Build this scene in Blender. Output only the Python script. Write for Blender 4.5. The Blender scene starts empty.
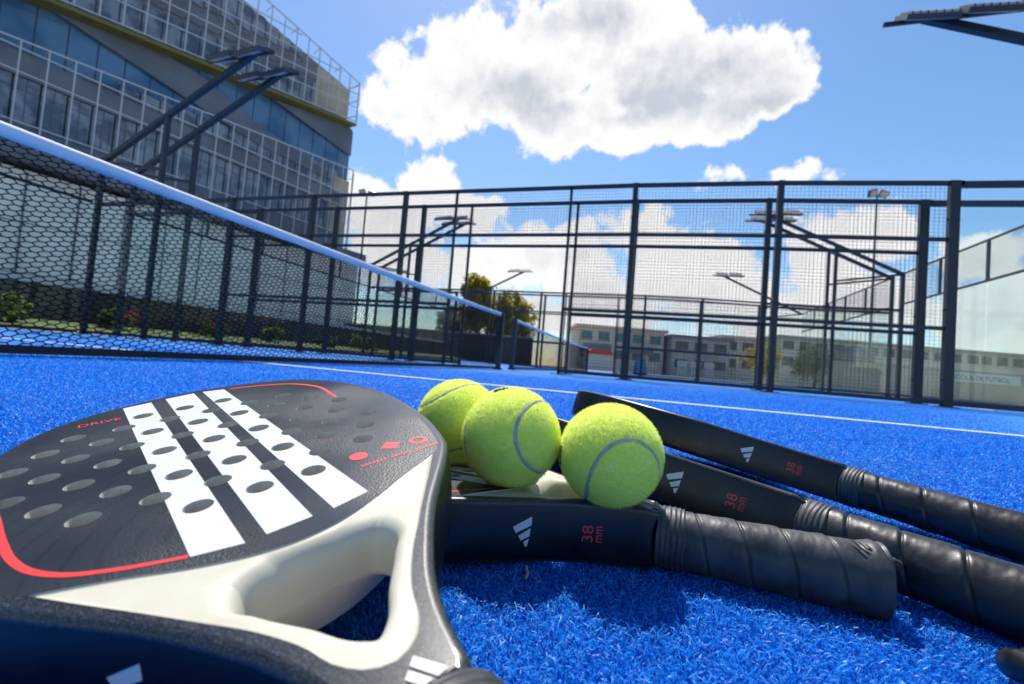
import bpy, math, random
import numpy as np
from mathutils import Vector, Matrix, geometry, noise
rnd = random.Random(7)
C = bpy.context.scene.collection
sc = bpy.context.scene
R = math.radians

# ------------------------------------------------------------------ view set-up (metres; fence line is y=0, net is x=0)
YAW, PIT, ROL, FPX = .2973, .0436, -.0798, 464.67
CAM = Vector((2.4251, -7.265, .1224))
RIGHT = Vector((math.cos(YAW), math.sin(YAW), 0))
FWD = Vector((-math.sin(YAW), math.cos(YAW), 0))
def W(r, f, z=0.0):                       # metres to the right of / ahead of the photographer's spot
    p = RIGHT * r + FWD * f
    return Vector((CAM.x + p.x, CAM.y + p.y, z))

# ------------------------------------------------------------------ object helpers
def tag(o, label=None, cat=None, group=None, kind=None):
    if label: o['label'] = label
    if cat: o['category'] = cat
    if group: o['group'] = group
    if kind: o['kind'] = kind
    return o
def empty(name, loc=(0, 0, 0), rz=0.0):
    o = bpy.data.objects.new(name, None); C.objects.link(o)
    o.empty_display_size = .1
    o.location = loc; o.rotation_euler = (0, 0, rz)
    return o
def link(name, me, parent=None):
    o = bpy.data.objects.new(name, me); C.objects.link(o)
    if parent is not None: o.parent = parent
    return o
def kids(o):
    return [c for c in bpy.data.objects if c.parent == o]
def copy_tree(o, parent=None):
    c = o.copy(); C.objects.link(c)
    if parent is not None: c.parent = parent
    for ch in kids(o): copy_tree(ch, c)
    return c

class MB:
    def __init__(s): s.v = []; s.f = []; s.mi = []; s.m = 0
    def quad(s, a, b, c, d):
        n = len(s.v); s.v += [tuple(a), tuple(b), tuple(c), tuple(d)]; s.f.append((n, n+1, n+2, n+3)); s.mi.append(s.m)
    def box(s, x0, y0, z0, x1, y1, z1, M=None):
        n = len(s.v)
        P = [(x0,y0,z0),(x1,y0,z0),(x1,y1,z0),(x0,y1,z0),(x0,y0,z1),(x1,y0,z1),(x1,y1,z1),(x0,y1,z1)]
        if M is not None: P = [tuple(M @ Vector(p)) for p in P]
        s.v += P
        for q in ((3,2,1,0),(4,5,6,7),(0,1,5,4),(1,2,6,5),(2,3,7,6),(3,0,4,7)):
            s.f.append(tuple(n+i for i in q)); s.mi.append(s.m)
    def bar(s, p, q, w, h=None, upv=(0,0,1)):
        h = h or w; p = Vector(p); q = Vector(q); d = (q-p)
        L = d.length; d.normalize(); u = Vector(upv)
        if abs(d.dot(u)) > .98: u = Vector((1,0,0))
        x = d.cross(u).normalized(); y = x.cross(d)
        M = Matrix((( x.x,d.x,y.x,p.x),(x.y,d.y,y.y,p.y),(x.z,d.z,y.z,p.z),(0,0,0,1)))
        s.box(-w/2, 0, -h/2, w/2, L, h/2, M)
    def tube(s, pts, r, n=8, cap=True):
        pts = [Vector(p) for p in pts]
        rr = r if isinstance(r, (list, tuple)) else [r]*len(pts)
        base = len(s.v); prevx = None
        for i, p in enumerate(pts):
            t = (pts[min(i+1, len(pts)-1)] - pts[max(i-1, 0)]).normalized()
            if prevx is None:
                a = Vector((0,0,1)) if abs(t.z) < .9 else Vector((1,0,0))
                x = t.cross(a).normalized()
            else:
                x = (prevx - t*prevx.dot(t)).normalized()
            y = t.cross(x); prevx = x
            for k in range(n):
                a = 2*math.pi*k/n
                s.v.append(tuple(p + x*(rr[i]*math.cos(a)) + y*(rr[i]*math.sin(a))))
        for i in range(len(pts)-1):
            for k in range(n):
                a = base+i*n+k; b = base+i*n+(k+1) % n
                s.f.append((a, b, b+n, a+n)); s.mi.append(s.m)
        if cap:
            s.f.append(tuple(base+k for k in reversed(range(n)))); s.mi.append(s.m)
            e = base+(len(pts)-1)*n
            s.f.append(tuple(e+k for k in range(n))); s.mi.append(s.m)
    def prism(s, poly, d):                 # poly: 3D points in one plane, d: extrusion vector
        n = len(s.v); k = len(poly); d = Vector(d)
        s.v += [tuple(p) for p in poly] + [tuple(Vector(p)+d) for p in poly]
        s.f.append(tuple(n+i for i in reversed(range(k)))); s.mi.append(s.m)
        s.f.append(tuple(n+k+i for i in range(k))); s.mi.append(s.m)
        for i in range(k):
            j = (i+1) % k; s.f.append((n+i, n+j, n+k+j, n+k+i)); s.mi.append(s.m)
    def mesh(s, name, mats, smooth=False):
        me = bpy.data.meshes.new(name)
        me.from_pydata([tuple(p) for p in s.v], [], s.f)
        for m in (mats if isinstance(mats, (list, tuple)) else [mats]): me.materials.append(m)
        if any(s.mi): me.polygons.foreach_set('material_index', s.mi)
        if smooth: me.polygons.foreach_set('use_smooth', [True]*len(me.polygons))
        me.update()
        return me
    def build(s, name, mats, parent=None, smooth=False):
        return link(name, s.mesh(name, mats, smooth), parent)

# ------------------------------------------------------------------ materials
def mat(name, col=(.5,.5,.5), rough=.5, metal=0.0, spec=.5, coat=0.0, coatr=.1, sheen=0.0):
    m = bpy.data.materials.new(name); m.use_nodes = True
    b = m.node_tree.nodes['Principled BSDF']
    b.inputs['Base Color'].default_value = (*col, 1); b.inputs['Roughness'].default_value = rough
    b.inputs['Metallic'].default_value = metal; b.inputs['Specular IOR Level'].default_value = spec
    b.inputs['Coat Weight'].default_value = coat; b.inputs['Coat Roughness'].default_value = coatr
    b.inputs['Sheen Weight'].default_value = sheen
    return m
def nd(m, t, **kw):
    n = m.node_tree.nodes.new(t)
    for k, v in kw.items():
        if k in n.inputs: n.inputs[k].default_value = v
        else: setattr(n, k, v)
    return n
def lk(m, a, b): m.node_tree.links.new(a, b)
def bsdf(m): return m.node_tree.nodes['Principled BSDF']
def noisy(m, c1, c2, scale, detail=4, lo=.35, hi=.65, bump=0.0, bdist=.001, coord='Object', rough=None, bscale=None):
    """base colour varies between two colours of the thing itself; optional bump and roughness variation"""
    tc = nd(m, 'ShaderNodeTexCoord'); nz = nd(m, 'ShaderNodeTexNoise', Scale=scale, Detail=detail)
    lk(m, tc.outputs[coord], nz.inputs['Vector'])
    cr = nd(m, 'ShaderNodeValToRGB')
    cr.color_ramp.elements[0].position = lo; cr.color_ramp.elements[0].color = (*c1, 1)
    cr.color_ramp.elements[1].position = hi; cr.color_ramp.elements[1].color = (*c2, 1)
    lk(m, nz.outputs['Fac'], cr.inputs['Fac']); lk(m, cr.outputs['Color'], bsdf(m).inputs['Base Color'])
    if rough:
        mr = nd(m, 'ShaderNodeMapRange'); mr.inputs['To Min'].default_value = rough[0]; mr.inputs['To Max'].default_value = rough[1]
        mr.inputs['From Min'].default_value = .3; mr.inputs['From Max'].default_value = .7
        lk(m, nz.outputs['Fac'], mr.inputs['Value']); lk(m, mr.outputs['Result'], bsdf(m).inputs['Roughness'])
    if bump:
        nb = nz
        if bscale:
            nb = nd(m, 'ShaderNodeTexNoise', Scale=bscale, Detail=3); lk(m, tc.outputs[coord], nb.inputs['Vector'])
        bp = nd(m, 'ShaderNodeBump', Strength=bump, Distance=bdist)
        lk(m, nb.outputs['Fac'], bp.inputs['Height']); lk(m, bp.outputs['Normal'], bsdf(m).inputs['Normal'])
    return m

M = {}
M['steel'] = noisy(mat('powder_coated_steel', (.012,.014,.02), .42), (.010,.012,.018), (.018,.02,.028), 6, rough=(.36,.5))
M['wire'] = mat('black_wire', (.014,.016,.022), .5)
M['lamp'] = mat('lamp_housing', (.05,.055,.065), .4)
M['lamp_glass'] = mat('lamp_glass', (.5,.5,.5), .3)
M['cord'] = mat('net_cord', (.004,.004,.006), .8, spec=.2)
M['tape'] = noisy(mat('white_vinyl_tape', (.78,.79,.82), .55), (.74,.75,.78), (.82,.83,.85), 9)
_t = M['tape']; _tr = nd(_t, 'ShaderNodeBsdfTranslucent', Color=(.8,.82,.86,1)); _mx = nd(_t, 'ShaderNodeMixShader'); _mx.inputs[0].default_value = .10
lk(_t, bsdf(_t).outputs[0], _mx.inputs[1]); lk(_t, _tr.outputs[0], _mx.inputs[2]); lk(_t, _mx.outputs[0], _t.node_tree.nodes['Material Output'].inputs['Surface'])
M['black_tape'] = mat('black_bottom_tape', (.012,.013,.018), .6)
M['line'] = noisy(mat('white_line_turf', (.75,.77,.78), .9), (.55,.6,.68), (.82,.83,.82), 160, bump=.6, bdist=.004)
M['concrete'] = noisy(mat('pale_concrete', (.34,.33,.31), .85), (.26,.25,.24), (.38,.37,.35), 3)
M['white_frame'] = mat('white_metal_frame', (.55,.56,.58), .5)
M['spandrel'] = noisy(mat('grey_spandrel', (.16,.18,.215), .6), (.135,.155,.185), (.19,.21,.245), .6)
M['dark_panel'] = noisy(mat('dark_grey_cladding', (.135,.155,.19), .55), (.11,.13,.16), (.155,.175,.21), .4)
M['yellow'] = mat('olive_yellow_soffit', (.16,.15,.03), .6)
M['facade_back'] = mat('recessed_wall', (.18,.19,.21), .7)
M['beige'] = noisy(mat('beige_stone_cladding', (.5,.42,.33), .8), (.40,.34,.27), (.56,.48,.38), .8)
M['slat'] = noisy(mat('dark_brown_boards', (.05,.042,.035), .8), (.035,.03,.025), (.075,.062,.05), 5)
M['podium'] = noisy(mat('blue_grey_panels', (.78,.79,.75), .5), (.72,.73,.69), (.84,.85,.81), .5)

def glass_mat(name, tint, refl=.9, rough=.02):
    m = bpy.data.materials.new(name); m.use_nodes = True; nt = m.node_tree; nt.nodes.clear()
    o = nt.nodes.new('ShaderNodeOutputMaterial'); t = nt.nodes.new('ShaderNodeBsdfTransparent'); g = nt.nodes.new('ShaderNodeBsdfGlossy')
    t.inputs['Color'].default_value = (*tint, 1); g.inputs['Roughness'].default_value = rough; g.inputs['Color'].default_value = (refl,)*3+(1,)
    f = nt.nodes.new('ShaderNodeFresnel'); f.inputs['IOR'].default_value = 1.5
    x = nt.nodes.new('ShaderNodeMixShader')
    gm = nt.nodes.new('ShaderNodeNewGeometry'); iv = nt.nodes.new('ShaderNodeMath'); iv.operation = 'SUBTRACT'; iv.inputs[0].default_value = 1.0; nt.links.new(gm.outputs['Backfacing'], iv.inputs[1]); mu = nt.nodes.new('ShaderNodeMath'); mu.operation = 'MULTIPLY'; nt.links.new(f.outputs[0], mu.inputs[0]); nt.links.new(iv.outputs[0], mu.inputs[1])
    nt.links.new(mu.outputs[0], x.inputs[0]); nt.links.new(t.outputs[0], x.inputs[1]); nt.links.new(g.outputs[0], x.inputs[2]); nt.links.new(x.outputs[0], o.inputs['Surface'])
    return m
M['glass'] = glass_mat('tempered_glass', (.945,.968,.962), .65)
def window_mat(name, c1, c2, rough=.08, scale=.8):
    m = mat(name, c1, rough, spec=.6); noisy(m, c1, c2, scale, 2, .4, .6); return m
M['win_dark'] = window_mat('curtained_window_glass', (.10,.125,.165), (.28,.31,.36), .10, .9)
M['win_blue'] = window_mat('blue_window_glass', (.05,.13,.25), (.11,.22,.36), .06, .35)
M['win_far'] = window_mat('dark_far_window', (.03,.035,.04), (.06,.065,.07), .2)

# turf ---------------------------------------------------------------
BL1, BL2 = (.004,.10,.46), (.014,.25,.80)
def turf_ground(name, far_bump=.7):
    m = mat(name, BL2, .75, spec=.25)
    tc = nd(m, 'ShaderNodeTexCoord')
    n1 = nd(m, 'ShaderNodeTexNoise', Scale=170, Detail=5, Roughness=.75); lk(m, tc.outputs['Object'], n1.inputs['Vector'])
    n2 = nd(m, 'ShaderNodeTexNoise', Scale=1.3, Detail=3); lk(m, tc.outputs['Object'], n2.inputs['Vector'])
    cr = nd(m, 'ShaderNodeValToRGB'); e = cr.color_ramp.elements
    e[0].position = .33; e[0].color = (.005,.095,.40,1); e[1].position = .56; e[1].color = (.013,.20,.66,1)
    k = e.new(.72); k.color = (.16,.40,.82,1)  # palest specks put the sparkle of the pile into the colour
    lk(m, n1.outputs['Fac'], cr.inputs['Fac'])
    mx = nd(m, 'ShaderNodeMix', data_type='RGBA', blend_type='MULTIPLY'); mx.inputs['Factor'].default_value = .35
    mr = nd(m, 'ShaderNodeMapRange'); mr.inputs['From Min'].default_value = .3; mr.inputs['From Max'].default_value = .7
    mr.inputs['To Min'].default_value = .6; mr.inputs['To Max'].default_value = 1.15
    lk(m, n2.outputs['Fac'], mr.inputs['Value'])
    lk(m, cr.outputs['Color'], mx.inputs['A']); lk(m, mr.outputs['Result'], mx.inputs['B'])
    lk(m, mx.outputs['Result'], bsdf(m).inputs['Base Color'])
    bp = nd(m, 'ShaderNodeBump', Strength=far_bump, Distance=.006)
    lk(m, n1.outputs['Fac'], bp.inputs['Height']); lk(m, bp.outputs['Normal'], bsdf(m).inputs['Normal'])
    return m
M['turf'] = turf_ground('blue_court_turf')
def fibre_mat():
    m = mat('blue_turf_fibre', BL2, .42, spec=.4)
    at = nd(m, 'ShaderNodeAttribute', attribute_name='tone')
    cr = nd(m, 'ShaderNodeValToRGB'); e = cr.color_ramp.elements
    e[0].position = 0; e[0].color = (.003,.10,.56,1); e[1].position = .50; e[1].color = (.012,.38,1.0,1)
    k = e.new(.63); k.color = (.12,.48,.97,1); k = e.new(.642); k.color = (.6,.7,.9,1); k = e.new(.8); k.color = (.78,.8,.8,1)  # palest stops: sand and sun glints put into fibre colour; last one line white
    lk(m, at.outputs['Fac'], cr.inputs['Fac']); lk(m, cr.outputs['Color'], bsdf(m).inputs['Base Color'])
    # thin plastic: some light passes through each fibre
    tr = nd(m, 'ShaderNodeBsdfTranslucent'); lk(m, cr.outputs['Color'], tr.inputs['Color'])
    mx = nd(m, 'ShaderNodeMixShader'); mx.inputs[0].default_value = .4
    out = m.node_tree.nodes['Material Output']
    lk(m, bsdf(m).outputs[0], mx.inputs[1]); lk(m, tr.outputs[0], mx.inputs[2]); lk(m, mx.outputs[0], out.inputs['Surface'])
    return m
M['fibre'] = fibre_mat()
M['ground'] = noisy(mat('grey_ground', (.25,.245,.23), .9), (.19,.185,.17), (.30,.29,.27), .7)
M['grass'] = noisy(mat('planted_bank', (.06,.10,.02), .9), (.03,.06,.012), (.10,.14,.035), 3, bump=.8, bdist=.1)

# ------------------------------------------------------------------ padel racket
U = .024; TH = .019
PROF = [(-9.8,0),(-9.72,.8),(-9.5,1.6),(-9.1,2.5),(-8.5,3.2),(-7.6,3.75),(-6.4,4.15),(-5,4.35),(-3.6,4.3),(-2.4,4.15),(-1.2,3.85),(-.3,3.5),(.4,3.0),(1.0,2.5),(1.64,1.98),(2.5,1.4),(3.2,1.0),(3.85,.75),(4.3,.64),(4.55,.58),(4.75,.42)]
def smooth_curve(P, n):
    P = np.array(P, float); t = np.concatenate([[0], np.cumsum(np.hypot(*np.diff(P, axis=0).T))])
    m = np.gradient(P, t, axis=0); ts = np.linspace(0, t[-1], n); out = []
    for x in ts:
        i = min(np.searchsorted(t, x, 'right')-1, len(t)-2); h = t[i+1]-t[i]; s = (x-t[i])/h
        out.append((2*s**3-3*s**2+1)*P[i]+(s**3-2*s**2+s)*h*m[i]+(-2*s**3+3*s**2)*P[i+1]+(s**3-s**2)*h*m[i+1])
    return np.array(out)
mir = [(u, -v) for u, v in PROF[::-1][:-1]]
full = smooth_curve(mir + PROF, 220)                 # from (4.9,-.6) round the head to (4.9,.6)
half_u, half_v = full[110:, 0], full[110:, 1]
def offset(P, d):                                    # inwards (to the right of travel is outside here: decide by centroid)
    T = np.gradient(P, axis=0); T /= np.linalg.norm(T, axis=1)[:, None]
    N = np.stack([T[:,1], -T[:,0]], 1)
    c = np.array([-4.5, 0]); 
    if ((P[110]-c) @ N[110]) < 0: N = -N
    return P - N*d, N
_, OUTN = offset(full, 0)
def zscale(u):
    x = np.clip((u-4.52)/.23, 0, 1); return 1 - .11*(x*x*(3-2*x))
WT = [(-.04,-2.97),(.36,-2.1),(.80,-1.31),(1.10,-.55),(1.17,0),(1.10,.55),(.80,1.31),(.36,2.1),(-.04,2.97)]
WTc = smooth_curve(WT, 41)
WRh = [(-.04,2.97),(.70,2.42),(1.42,1.87),(2.0,1.44),(2.6,1.0),(3.2,.66),(3.7,.47),(3.95,.26),(4.05,0)]
WRc = smooth_curve(WRh + [(u,-v) for u, v in WRh[::-1][1:]], 61)
HEART = [tuple(p) for p in WTc] + [tuple(p) for p in WRc[1:-1]]      # closed loop
HOLE = smooth_curve([(1.44,0),(1.46,.42),(1.60,.92),(1.90,1.06),(2.3,.86),(2.9,.47),(3.42,.17),(3.56,0),(3.42,-.17),(2.9,-.47),(2.3,-.86),(1.90,-1.06),(1.60,-.92),(1.46,-.42),(1.44,0)], 81)[:-1]
LAT0 = np.array([-5.347,-3.586]); LE1 = np.array([.857,.515]); LE2 = np.array([-.841,.428])
GRID = [(0,0),(0,1),(0,2),(1,-1),(1,0),(1,1),(1,2),(1,3),(1,4),(2,-1),(2,0),(2,1),(2,2),(2,3),(2,4),(2,5),(3,-1),(3,0),(3,1),(3,2),(3,3),(3,4),(3,5),(3,6),(4,0),(4,1),(4,2),(4,3),(4,4),(4,5),(4,6),(5,0),(5,1),(5,2),(5,3),(5,4),(5,5),(5,6),(5,7),(6,1),(6,2),(6,3),(6,4),(6,5),(6,6),(6,7),(7,2),(7,3),(7,4),(7,5),(7,6),(7,7),(8,4),(8,5),(8,6)]
HC = [LAT0+a*LE1+b*LE2 for a, b in GRID]; HR = .232
STR = [[(-9.16,-1.74),(-9.27,-1.08),(.69,-.67),(.50,-1.32)],[(-9.36,-.73),(-9.44,.01),(.65,.30),(.67,-.38)],[(-9.42,.24),(-9.22,.80),(.52,1.29),(.65,.64)]]
def inpoly(p, poly):
    x, y = p; c = False; j = len(poly)-1
    for i in range(len(poly)):
        xi, yi = poly[i]; xj, yj = poly[j]
        if (yi > y) != (yj > y) and x < (xj-xi)*(y-yi)/(yj-yi)+xi: c = not c
        j = i
    return c

def racket_materials():
    f = mat('rough_black_face', (.010,.011,.013), .3, spec=.75)
    tc = nd(f, 'ShaderNodeTexCoord')
    vo = nd(f, 'ShaderNodeTexNoise', Scale=950, Detail=2); lk(f, tc.outputs['Object'], vo.inputs['Vector'])
    wv = nd(f, 'ShaderNodeTexNoise', Scale=14, Detail=2); lk(f, tc.outputs['Object'], wv.inputs['Vector'])
    mr = nd(f, 'ShaderNodeMapRange'); mr.inputs['From Min'].default_value=.45; mr.inputs['From Max'].default_value=.6
    mr.inputs['To Min'].default_value=.06; mr.inputs['To Max'].default_value=.42
    lk(f, wv.outputs['Fac'], mr.inputs['Value'])
    bp = nd(f, 'ShaderNodeBump', Distance=.0008); lk(f, mr.outputs['Result'], bp.inputs['Strength'])
    lk(f, vo.outputs['Fac'], bp.inputs['Height']); lk(f, bp.outputs['Normal'], bsdf(f).inputs['Normal'])
    rg = nd(f, 'ShaderNodeMapRange'); rg.inputs['To Min'].default_value=.28; rg.inputs['To Max'].default_value=.48
    rg.inputs['From Min'].default_value=.3; rg.inputs['From Max'].default_value=.7
    lk(f, wv.outputs['Fac'], rg.inputs['Value']); lk(f, rg.outputs['Result'], bsdf(f).inputs['Roughness'])
    # faint darker contour lines printed on the face
    w = nd(f, 'ShaderNodeTexWave', wave_type='RINGS', rings_direction='Z', Scale=34.0, Distortion=.6, Detail=0.0)
    w.inputs['Detail Scale'].default_value = 6.0
    lk(f, tc.outputs['Object'], w.inputs['Vector'])
    cr = nd(f, 'ShaderNodeValToRGB'); cr.color_ramp.elements[0].position=.0; cr.color_ramp.elements[0].color=(.011,.012,.014,1)
    cr.color_ramp.elements[1].position=.10; cr.color_ramp.elements[1].color=(.0175,.019,.022,1)
    lk(f, w.outputs['Fac'], cr.inputs['Fac']); lk(f, cr.outputs['Color'], bsdf(f).inputs['Base Color'])
    wh = noisy(mat('white_print', (.66,.66,.66), .42), (.63,.63,.64), (.69,.69,.69), 60, bump=.15, bdist=.0005, bscale=900)
    core = noisy(mat('foam_core', (.50,.48,.42), .85), (.44,.42,.37), (.56,.54,.47), 200)
    # frame: black carbon lacquer with fine silver flakes
    fr = mat('black_flake_lacquer', (.01,.011,.013), .32, spec=.5, coat=.35, coatr=.18)
    tc = nd(fr, 'ShaderNodeTexCoord'); vn = nd(fr, 'ShaderNodeTexNoise', Scale=2600, Detail=1); lk(fr, tc.outputs['Object'], vn.inputs['Vector'])
    cr = nd(fr, 'ShaderNodeValToRGB'); cr.color_ramp.elements[0].position=.55; cr.color_ramp.elements[0].color=(.007,.0075,.009,1)
    cr.color_ramp.elements[1].position=.74; cr.color_ramp.elements[1].color=(.16,.165,.18,1)
    lk(fr, vn.outputs['Fac'], cr.inputs['Fac']); lk(fr, cr.outputs['Color'], bsdf(fr).inputs['Base Color'])
    bp = nd(fr, 'ShaderNodeBump', Strength=.12, Distance=.0003); lk(fr, vn.outputs['Fac'], bp.inputs['Height']); lk(fr, bp.outputs['Normal'], bsdf(fr).inputs['Normal'])
    cream = noisy(mat('cream_moulded_bridge', (.58,.54,.42), .42), (.56,.52,.40), (.61,.57,.45), 40, rough=(.36,.5), bump=.06, bdist=.0004, bscale=700)
    red = mat('red_print', (.80,.05,.045), .45)
    grip = noisy(mat('black_grip_wrap', (.013,.013,.014), .38), (.009,.009,.010), (.022,.022,.024), 70, rough=(.30,.48), bump=.2, bdist=.0005, bscale=420)
    col = noisy(mat('grey_rubber_collar', (.045,.045,.048), .5), (.03,.03,.033), (.07,.07,.074), 90, rough=(.4,.6))
    cordm = noisy(mat('black_braided_cord', (.02,.02,.022), .7), (.012,.012,.013), (.09,.085,.08), 500)
    side = mat('black_gloss_side', (.005,.0055,.007), .3, spec=.45, coat=.08, coatr=.2)
    noisy(side, (.004,.0043,.0055), (.007,.0073,.009), 50, rough=(.24,.38), bump=.08, bdist=.0004, bscale=600)
    return f, wh, core, fr, cream, red, grip, col, cordm, side
mDUSTY = noisy(mat('worn_grey_grip_wrap', (.04,.04,.043), .45), (.028,.028,.030), (.062,.062,.065), 60, rough=(.36,.54), bump=.2, bdist=.0005, bscale=420)
mFACE, mWHITE, mCORE, mFRAME, mCREAM, mRED, mGRIP, mCOLLAR, mCORD, mSIDE = racket_materials()

def frame_ring_profile():
    # (inward offset in m, height fraction) from the top flat over the edge to the bottom flat
    r = []
    for k in range(7):
        a = math.pi/2*k/6
        r.append((.0034*(1-math.sin(a)), TH-.0034*(1-math.cos(a))))
    r.append((-.0004, .010)); r.append((-.0007, .004)); 
    return r + [(o, -z) for o, z in r[::-1]]

def make_racket():
    root = empty('padel_racket')
    rim, _ = offset(full, .0034/U)
    inner, _ = offset(full, .23)
    # inner strip only round the head, clipped to the plate
    arc = [tuple(p) for p in WTc]
    def arc_u(v): return np.interp(abs(v), [p[1] for p in WTc if p[1] >= 0], [p[0] for p in WTc if p[1] >= 0]) if abs(v) <= 2.97 else -.04
    inn = [tuple(p) for p in inner if p[0] < -.02]
    verts, edges = [], []
    def loop(P, closed=True):
        n = len(verts); verts.extend(Vector((float(a), float(b))) for a, b in P)
        for i in range(len(P)-(0 if closed else 1)): edges.append((n+i, n+(i+1) % len(P)))
    loop(rim); loop(HEART); loop(inn + [tuple(p) for p in WTc[::-1]][:0], False)
    # join the ends of the strip to the heart tips
    loop([inn[-1], (-.04, 2.97)], False); loop([inn[0], (-.04, -2.97)], False)
    loop([(4.51, -.40), (4.51, .40)], False)
    for s in STR:
        P = []
        for i in range(4):
            a, b = np.array(s[i]), np.array(s[(i+1) % 4]); k = 12 if i % 2 == 1 else 2
            P += [tuple(a+(b-a)*t/k) for t in range(k)]
        loop(P)
    for c in HC: loop([(c[0]+HR*math.cos(2*math.pi*k/20), c[1]+HR*math.sin(2*math.pi*k/20)) for k in range(20)])
    ov, oe, of, *_ = geometry.delaunay_2d_cdt(verts, edges, [], 0, 1e-5)
    rimp = [tuple(p) for p in rim]; innp = inn + [(-.04, 2.97)] + [tuple(p) for p in WTc[::-1][1:-1]] + [(-.04, -2.97)]
    tops = {'face': ([], []), 'frame': []}
    face_f, face_m, frame_f = [], [], []
    HCa = np.array(HC)
    for f in of:
        P = [ov[i] for i in f]; c = ((P[0].x+P[1].x+P[2].x)/3, (P[0].y+P[1].y+P[2].y)/3)
        if (np.hypot(HCa[:,0]-c[0], HCa[:,1]-c[1]) < HR*.999).any(): continue
        if not inpoly(c, rimp) or inpoly(c, HEART): continue
        ar = (P[1]-P[0]).cross(P[2]-P[0]); g = tuple(f) if ar > 0 else tuple(f[::-1])
        if inpoly(c, innp):
            face_f.append(g); face_m.append(1 if any(inpoly(c, s) for s in STR) else 0)
        else: frame_f.append(g)
    def zs(u): return float(zscale(np.array(u)))
    # ---- face plate: printed top sheet, plain underside, foam hole walls
    nv = len(ov); b = MB()
    b.v = [(p.x*U, p.y*U, TH) for p in ov] + [(p.x*U, p.y*U, -TH) for p in ov]
    b.f = list(face_f) + [tuple(i+nv for i in f[::-1]) for f in face_f]; b.mi = list(face_m) + [0]*len(face_f)
    for c in HC:
        n = len(b.v)
        for z in (TH, TH-.0012, -TH):
            rr = HR*(1.0 if z != TH-.0012 else .985)
            b.v += [((c[0]+rr*math.cos(2*math.pi*k/20))*U, (c[1]+rr*math.sin(2*math.pi*k/20))*U, z) for k in range(20)]
        for j in range(2):
            for k in range(20):
                q = (k+1) % 20; b.f.append((n+j*20+k, n+j*20+20+k, n+j*20+20+q, n+j*20+q)[::-1]); b.mi.append(2)
    face = b.build('hitting_face', [mFACE, mWHITE, mCORE], root)
    # ---- frame: top and bottom sheets + rounded rim
    b = MB(); used = sorted({i for f in frame_f for i in f}); mp = {o: i for i, o in enumerate(used)}; n2 = len(used)
    b.v = [(ov[i].x*U, ov[i].y*U, TH*zs(ov[i].x)) for i in used] + [(ov[i].x*U, ov[i].y*U, -TH*zs(ov[i].x)) for i in used]
    b.f = [tuple(mp[i] for i in f) for f in frame_f] + [tuple(mp[i]+n2 for i in f[::-1]) for f in frame_f]; b.mi = [0]*len(b.f)
    pr = frame_ring_profile(); base = len(b.v); K = len(pr)
    for i in range(len(full)):
        for o, z in pr:
            p = full[i]*U - OUTN[i]*o; b.v.append((p[0], p[1], z*zs(full[i][0])))
    for i in range(len(full)-1):
        for k in range(K-1):
            a = base+i*K+k; b.f.append((a, a+1, a+K+1, a+K)); b.mi.append(1 if 5 <= k <= K-7 else 0)
    b.f.append(tuple(base+k for k in range(K))); b.f.append(tuple(base+(len(full)-1)*K+k for k in reversed(range(K)))); b.mi += [0, 0]
    fr = b.build('frame', [mFRAME, mSIDE], root)
    me = fr.data; sm = [False]*len(me.polygons)
    for i in range(2*len(frame_f), len(sm)-2): sm[i] = True
    me.polygons.foreach_set('use_smooth', sm)
    # ---- cream heart bridge with its open throat
    b = MB(); cen = np.array([2.25, 0]); NA = 160; rings = []
    def hit(poly, a):
        d = np.array([math.cos(a), math.sin(a)]); best = None
        for i in range(len(poly)):
            p, q = np.array(poly[i]), np.array(poly[(i+1) % len(poly)]); e = q-p; den = d[0]*e[1]-d[1]*e[0]
            if abs(den) < 1e-12: continue
            w = p-cen; t = (w[0]*e[1]-w[1]*e[0])/den; s = (w[0]*d[1]-w[1]*d[0])/den
            if t > 0 and -1e-6 <= s <= 1+1e-6 and (best is None or t > best): best = t
        return best
    hp = [tuple(p) for p in HOLE]
    tipa = [math.atan2(2.97, -.04-2.25), math.atan2(-2.97, -.04-2.25)]
    angs = sorted([2*math.pi*k/NA-math.pi for k in range(NA)] + tipa)
    RO = [hit(HEART, a) for a in angs]; RH = [hit(hp, a) for a in angs]
    T = [0, .02, .12, .3, .5, .65, .76, .85, .92, .97, 1.0]
    for t in T + [1.0, 1.0, 1.0]: rings.append([])
    for a, ro, rh in zip(angs, RO, RH):
        back = max(0, -math.cos(a)) ** 1.0                       # side under the plate: longer, softer lip
        sidep = max(0, abs(math.sin(a))-.5)
        span = (ro-rh)*U
        lip = min(.0038 + .006*back, span*.95); drop = .0038 + .010*back
        for j, t in enumerate(T):
            r = ro+(rh-ro)*t; dist = (1-t)*span                    # distance to the hole wall
            x = max(0, 1-dist/lip); z = TH-.0006 - drop*(1-math.sqrt(max(0, 1-x*x)))
            if t == 0: z = TH-.0001
            rings[j].append((cen+np.array([math.cos(a), math.sin(a)])*r, z))
        zb = -TH + (TH-.001)*min(1, max(0, -math.cos(a)*2.5+.45))
        for j, z in enumerate((.5*(TH-.014+zb), .25*(TH-.014)+.75*zb, zb)):
            rr = rh*(1-.01*j)
            rings[len(T)+j].append((cen+np.array([math.cos(a), math.sin(a)])*rr, z))
    rings.append([(cen+np.array([math.cos(a), math.sin(a)])*ro, -TH+.0001) for a, ro in zip(angs, RO)])
    n = len(angs)
    for rg in rings: b.v += [(p[0]*U, p[1]*U, z) for p, z in rg]
    for j in range(len(rings)-1):
        for k in range(n):
            q = (k+1) % n; b.f.append((j*n+k, j*n+q, j*n+n+q, j*n+n+k)[::-1][::-1]); b.mi.append(0)
    h = b.build('heart_bridge', mCREAM, root, True)
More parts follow.
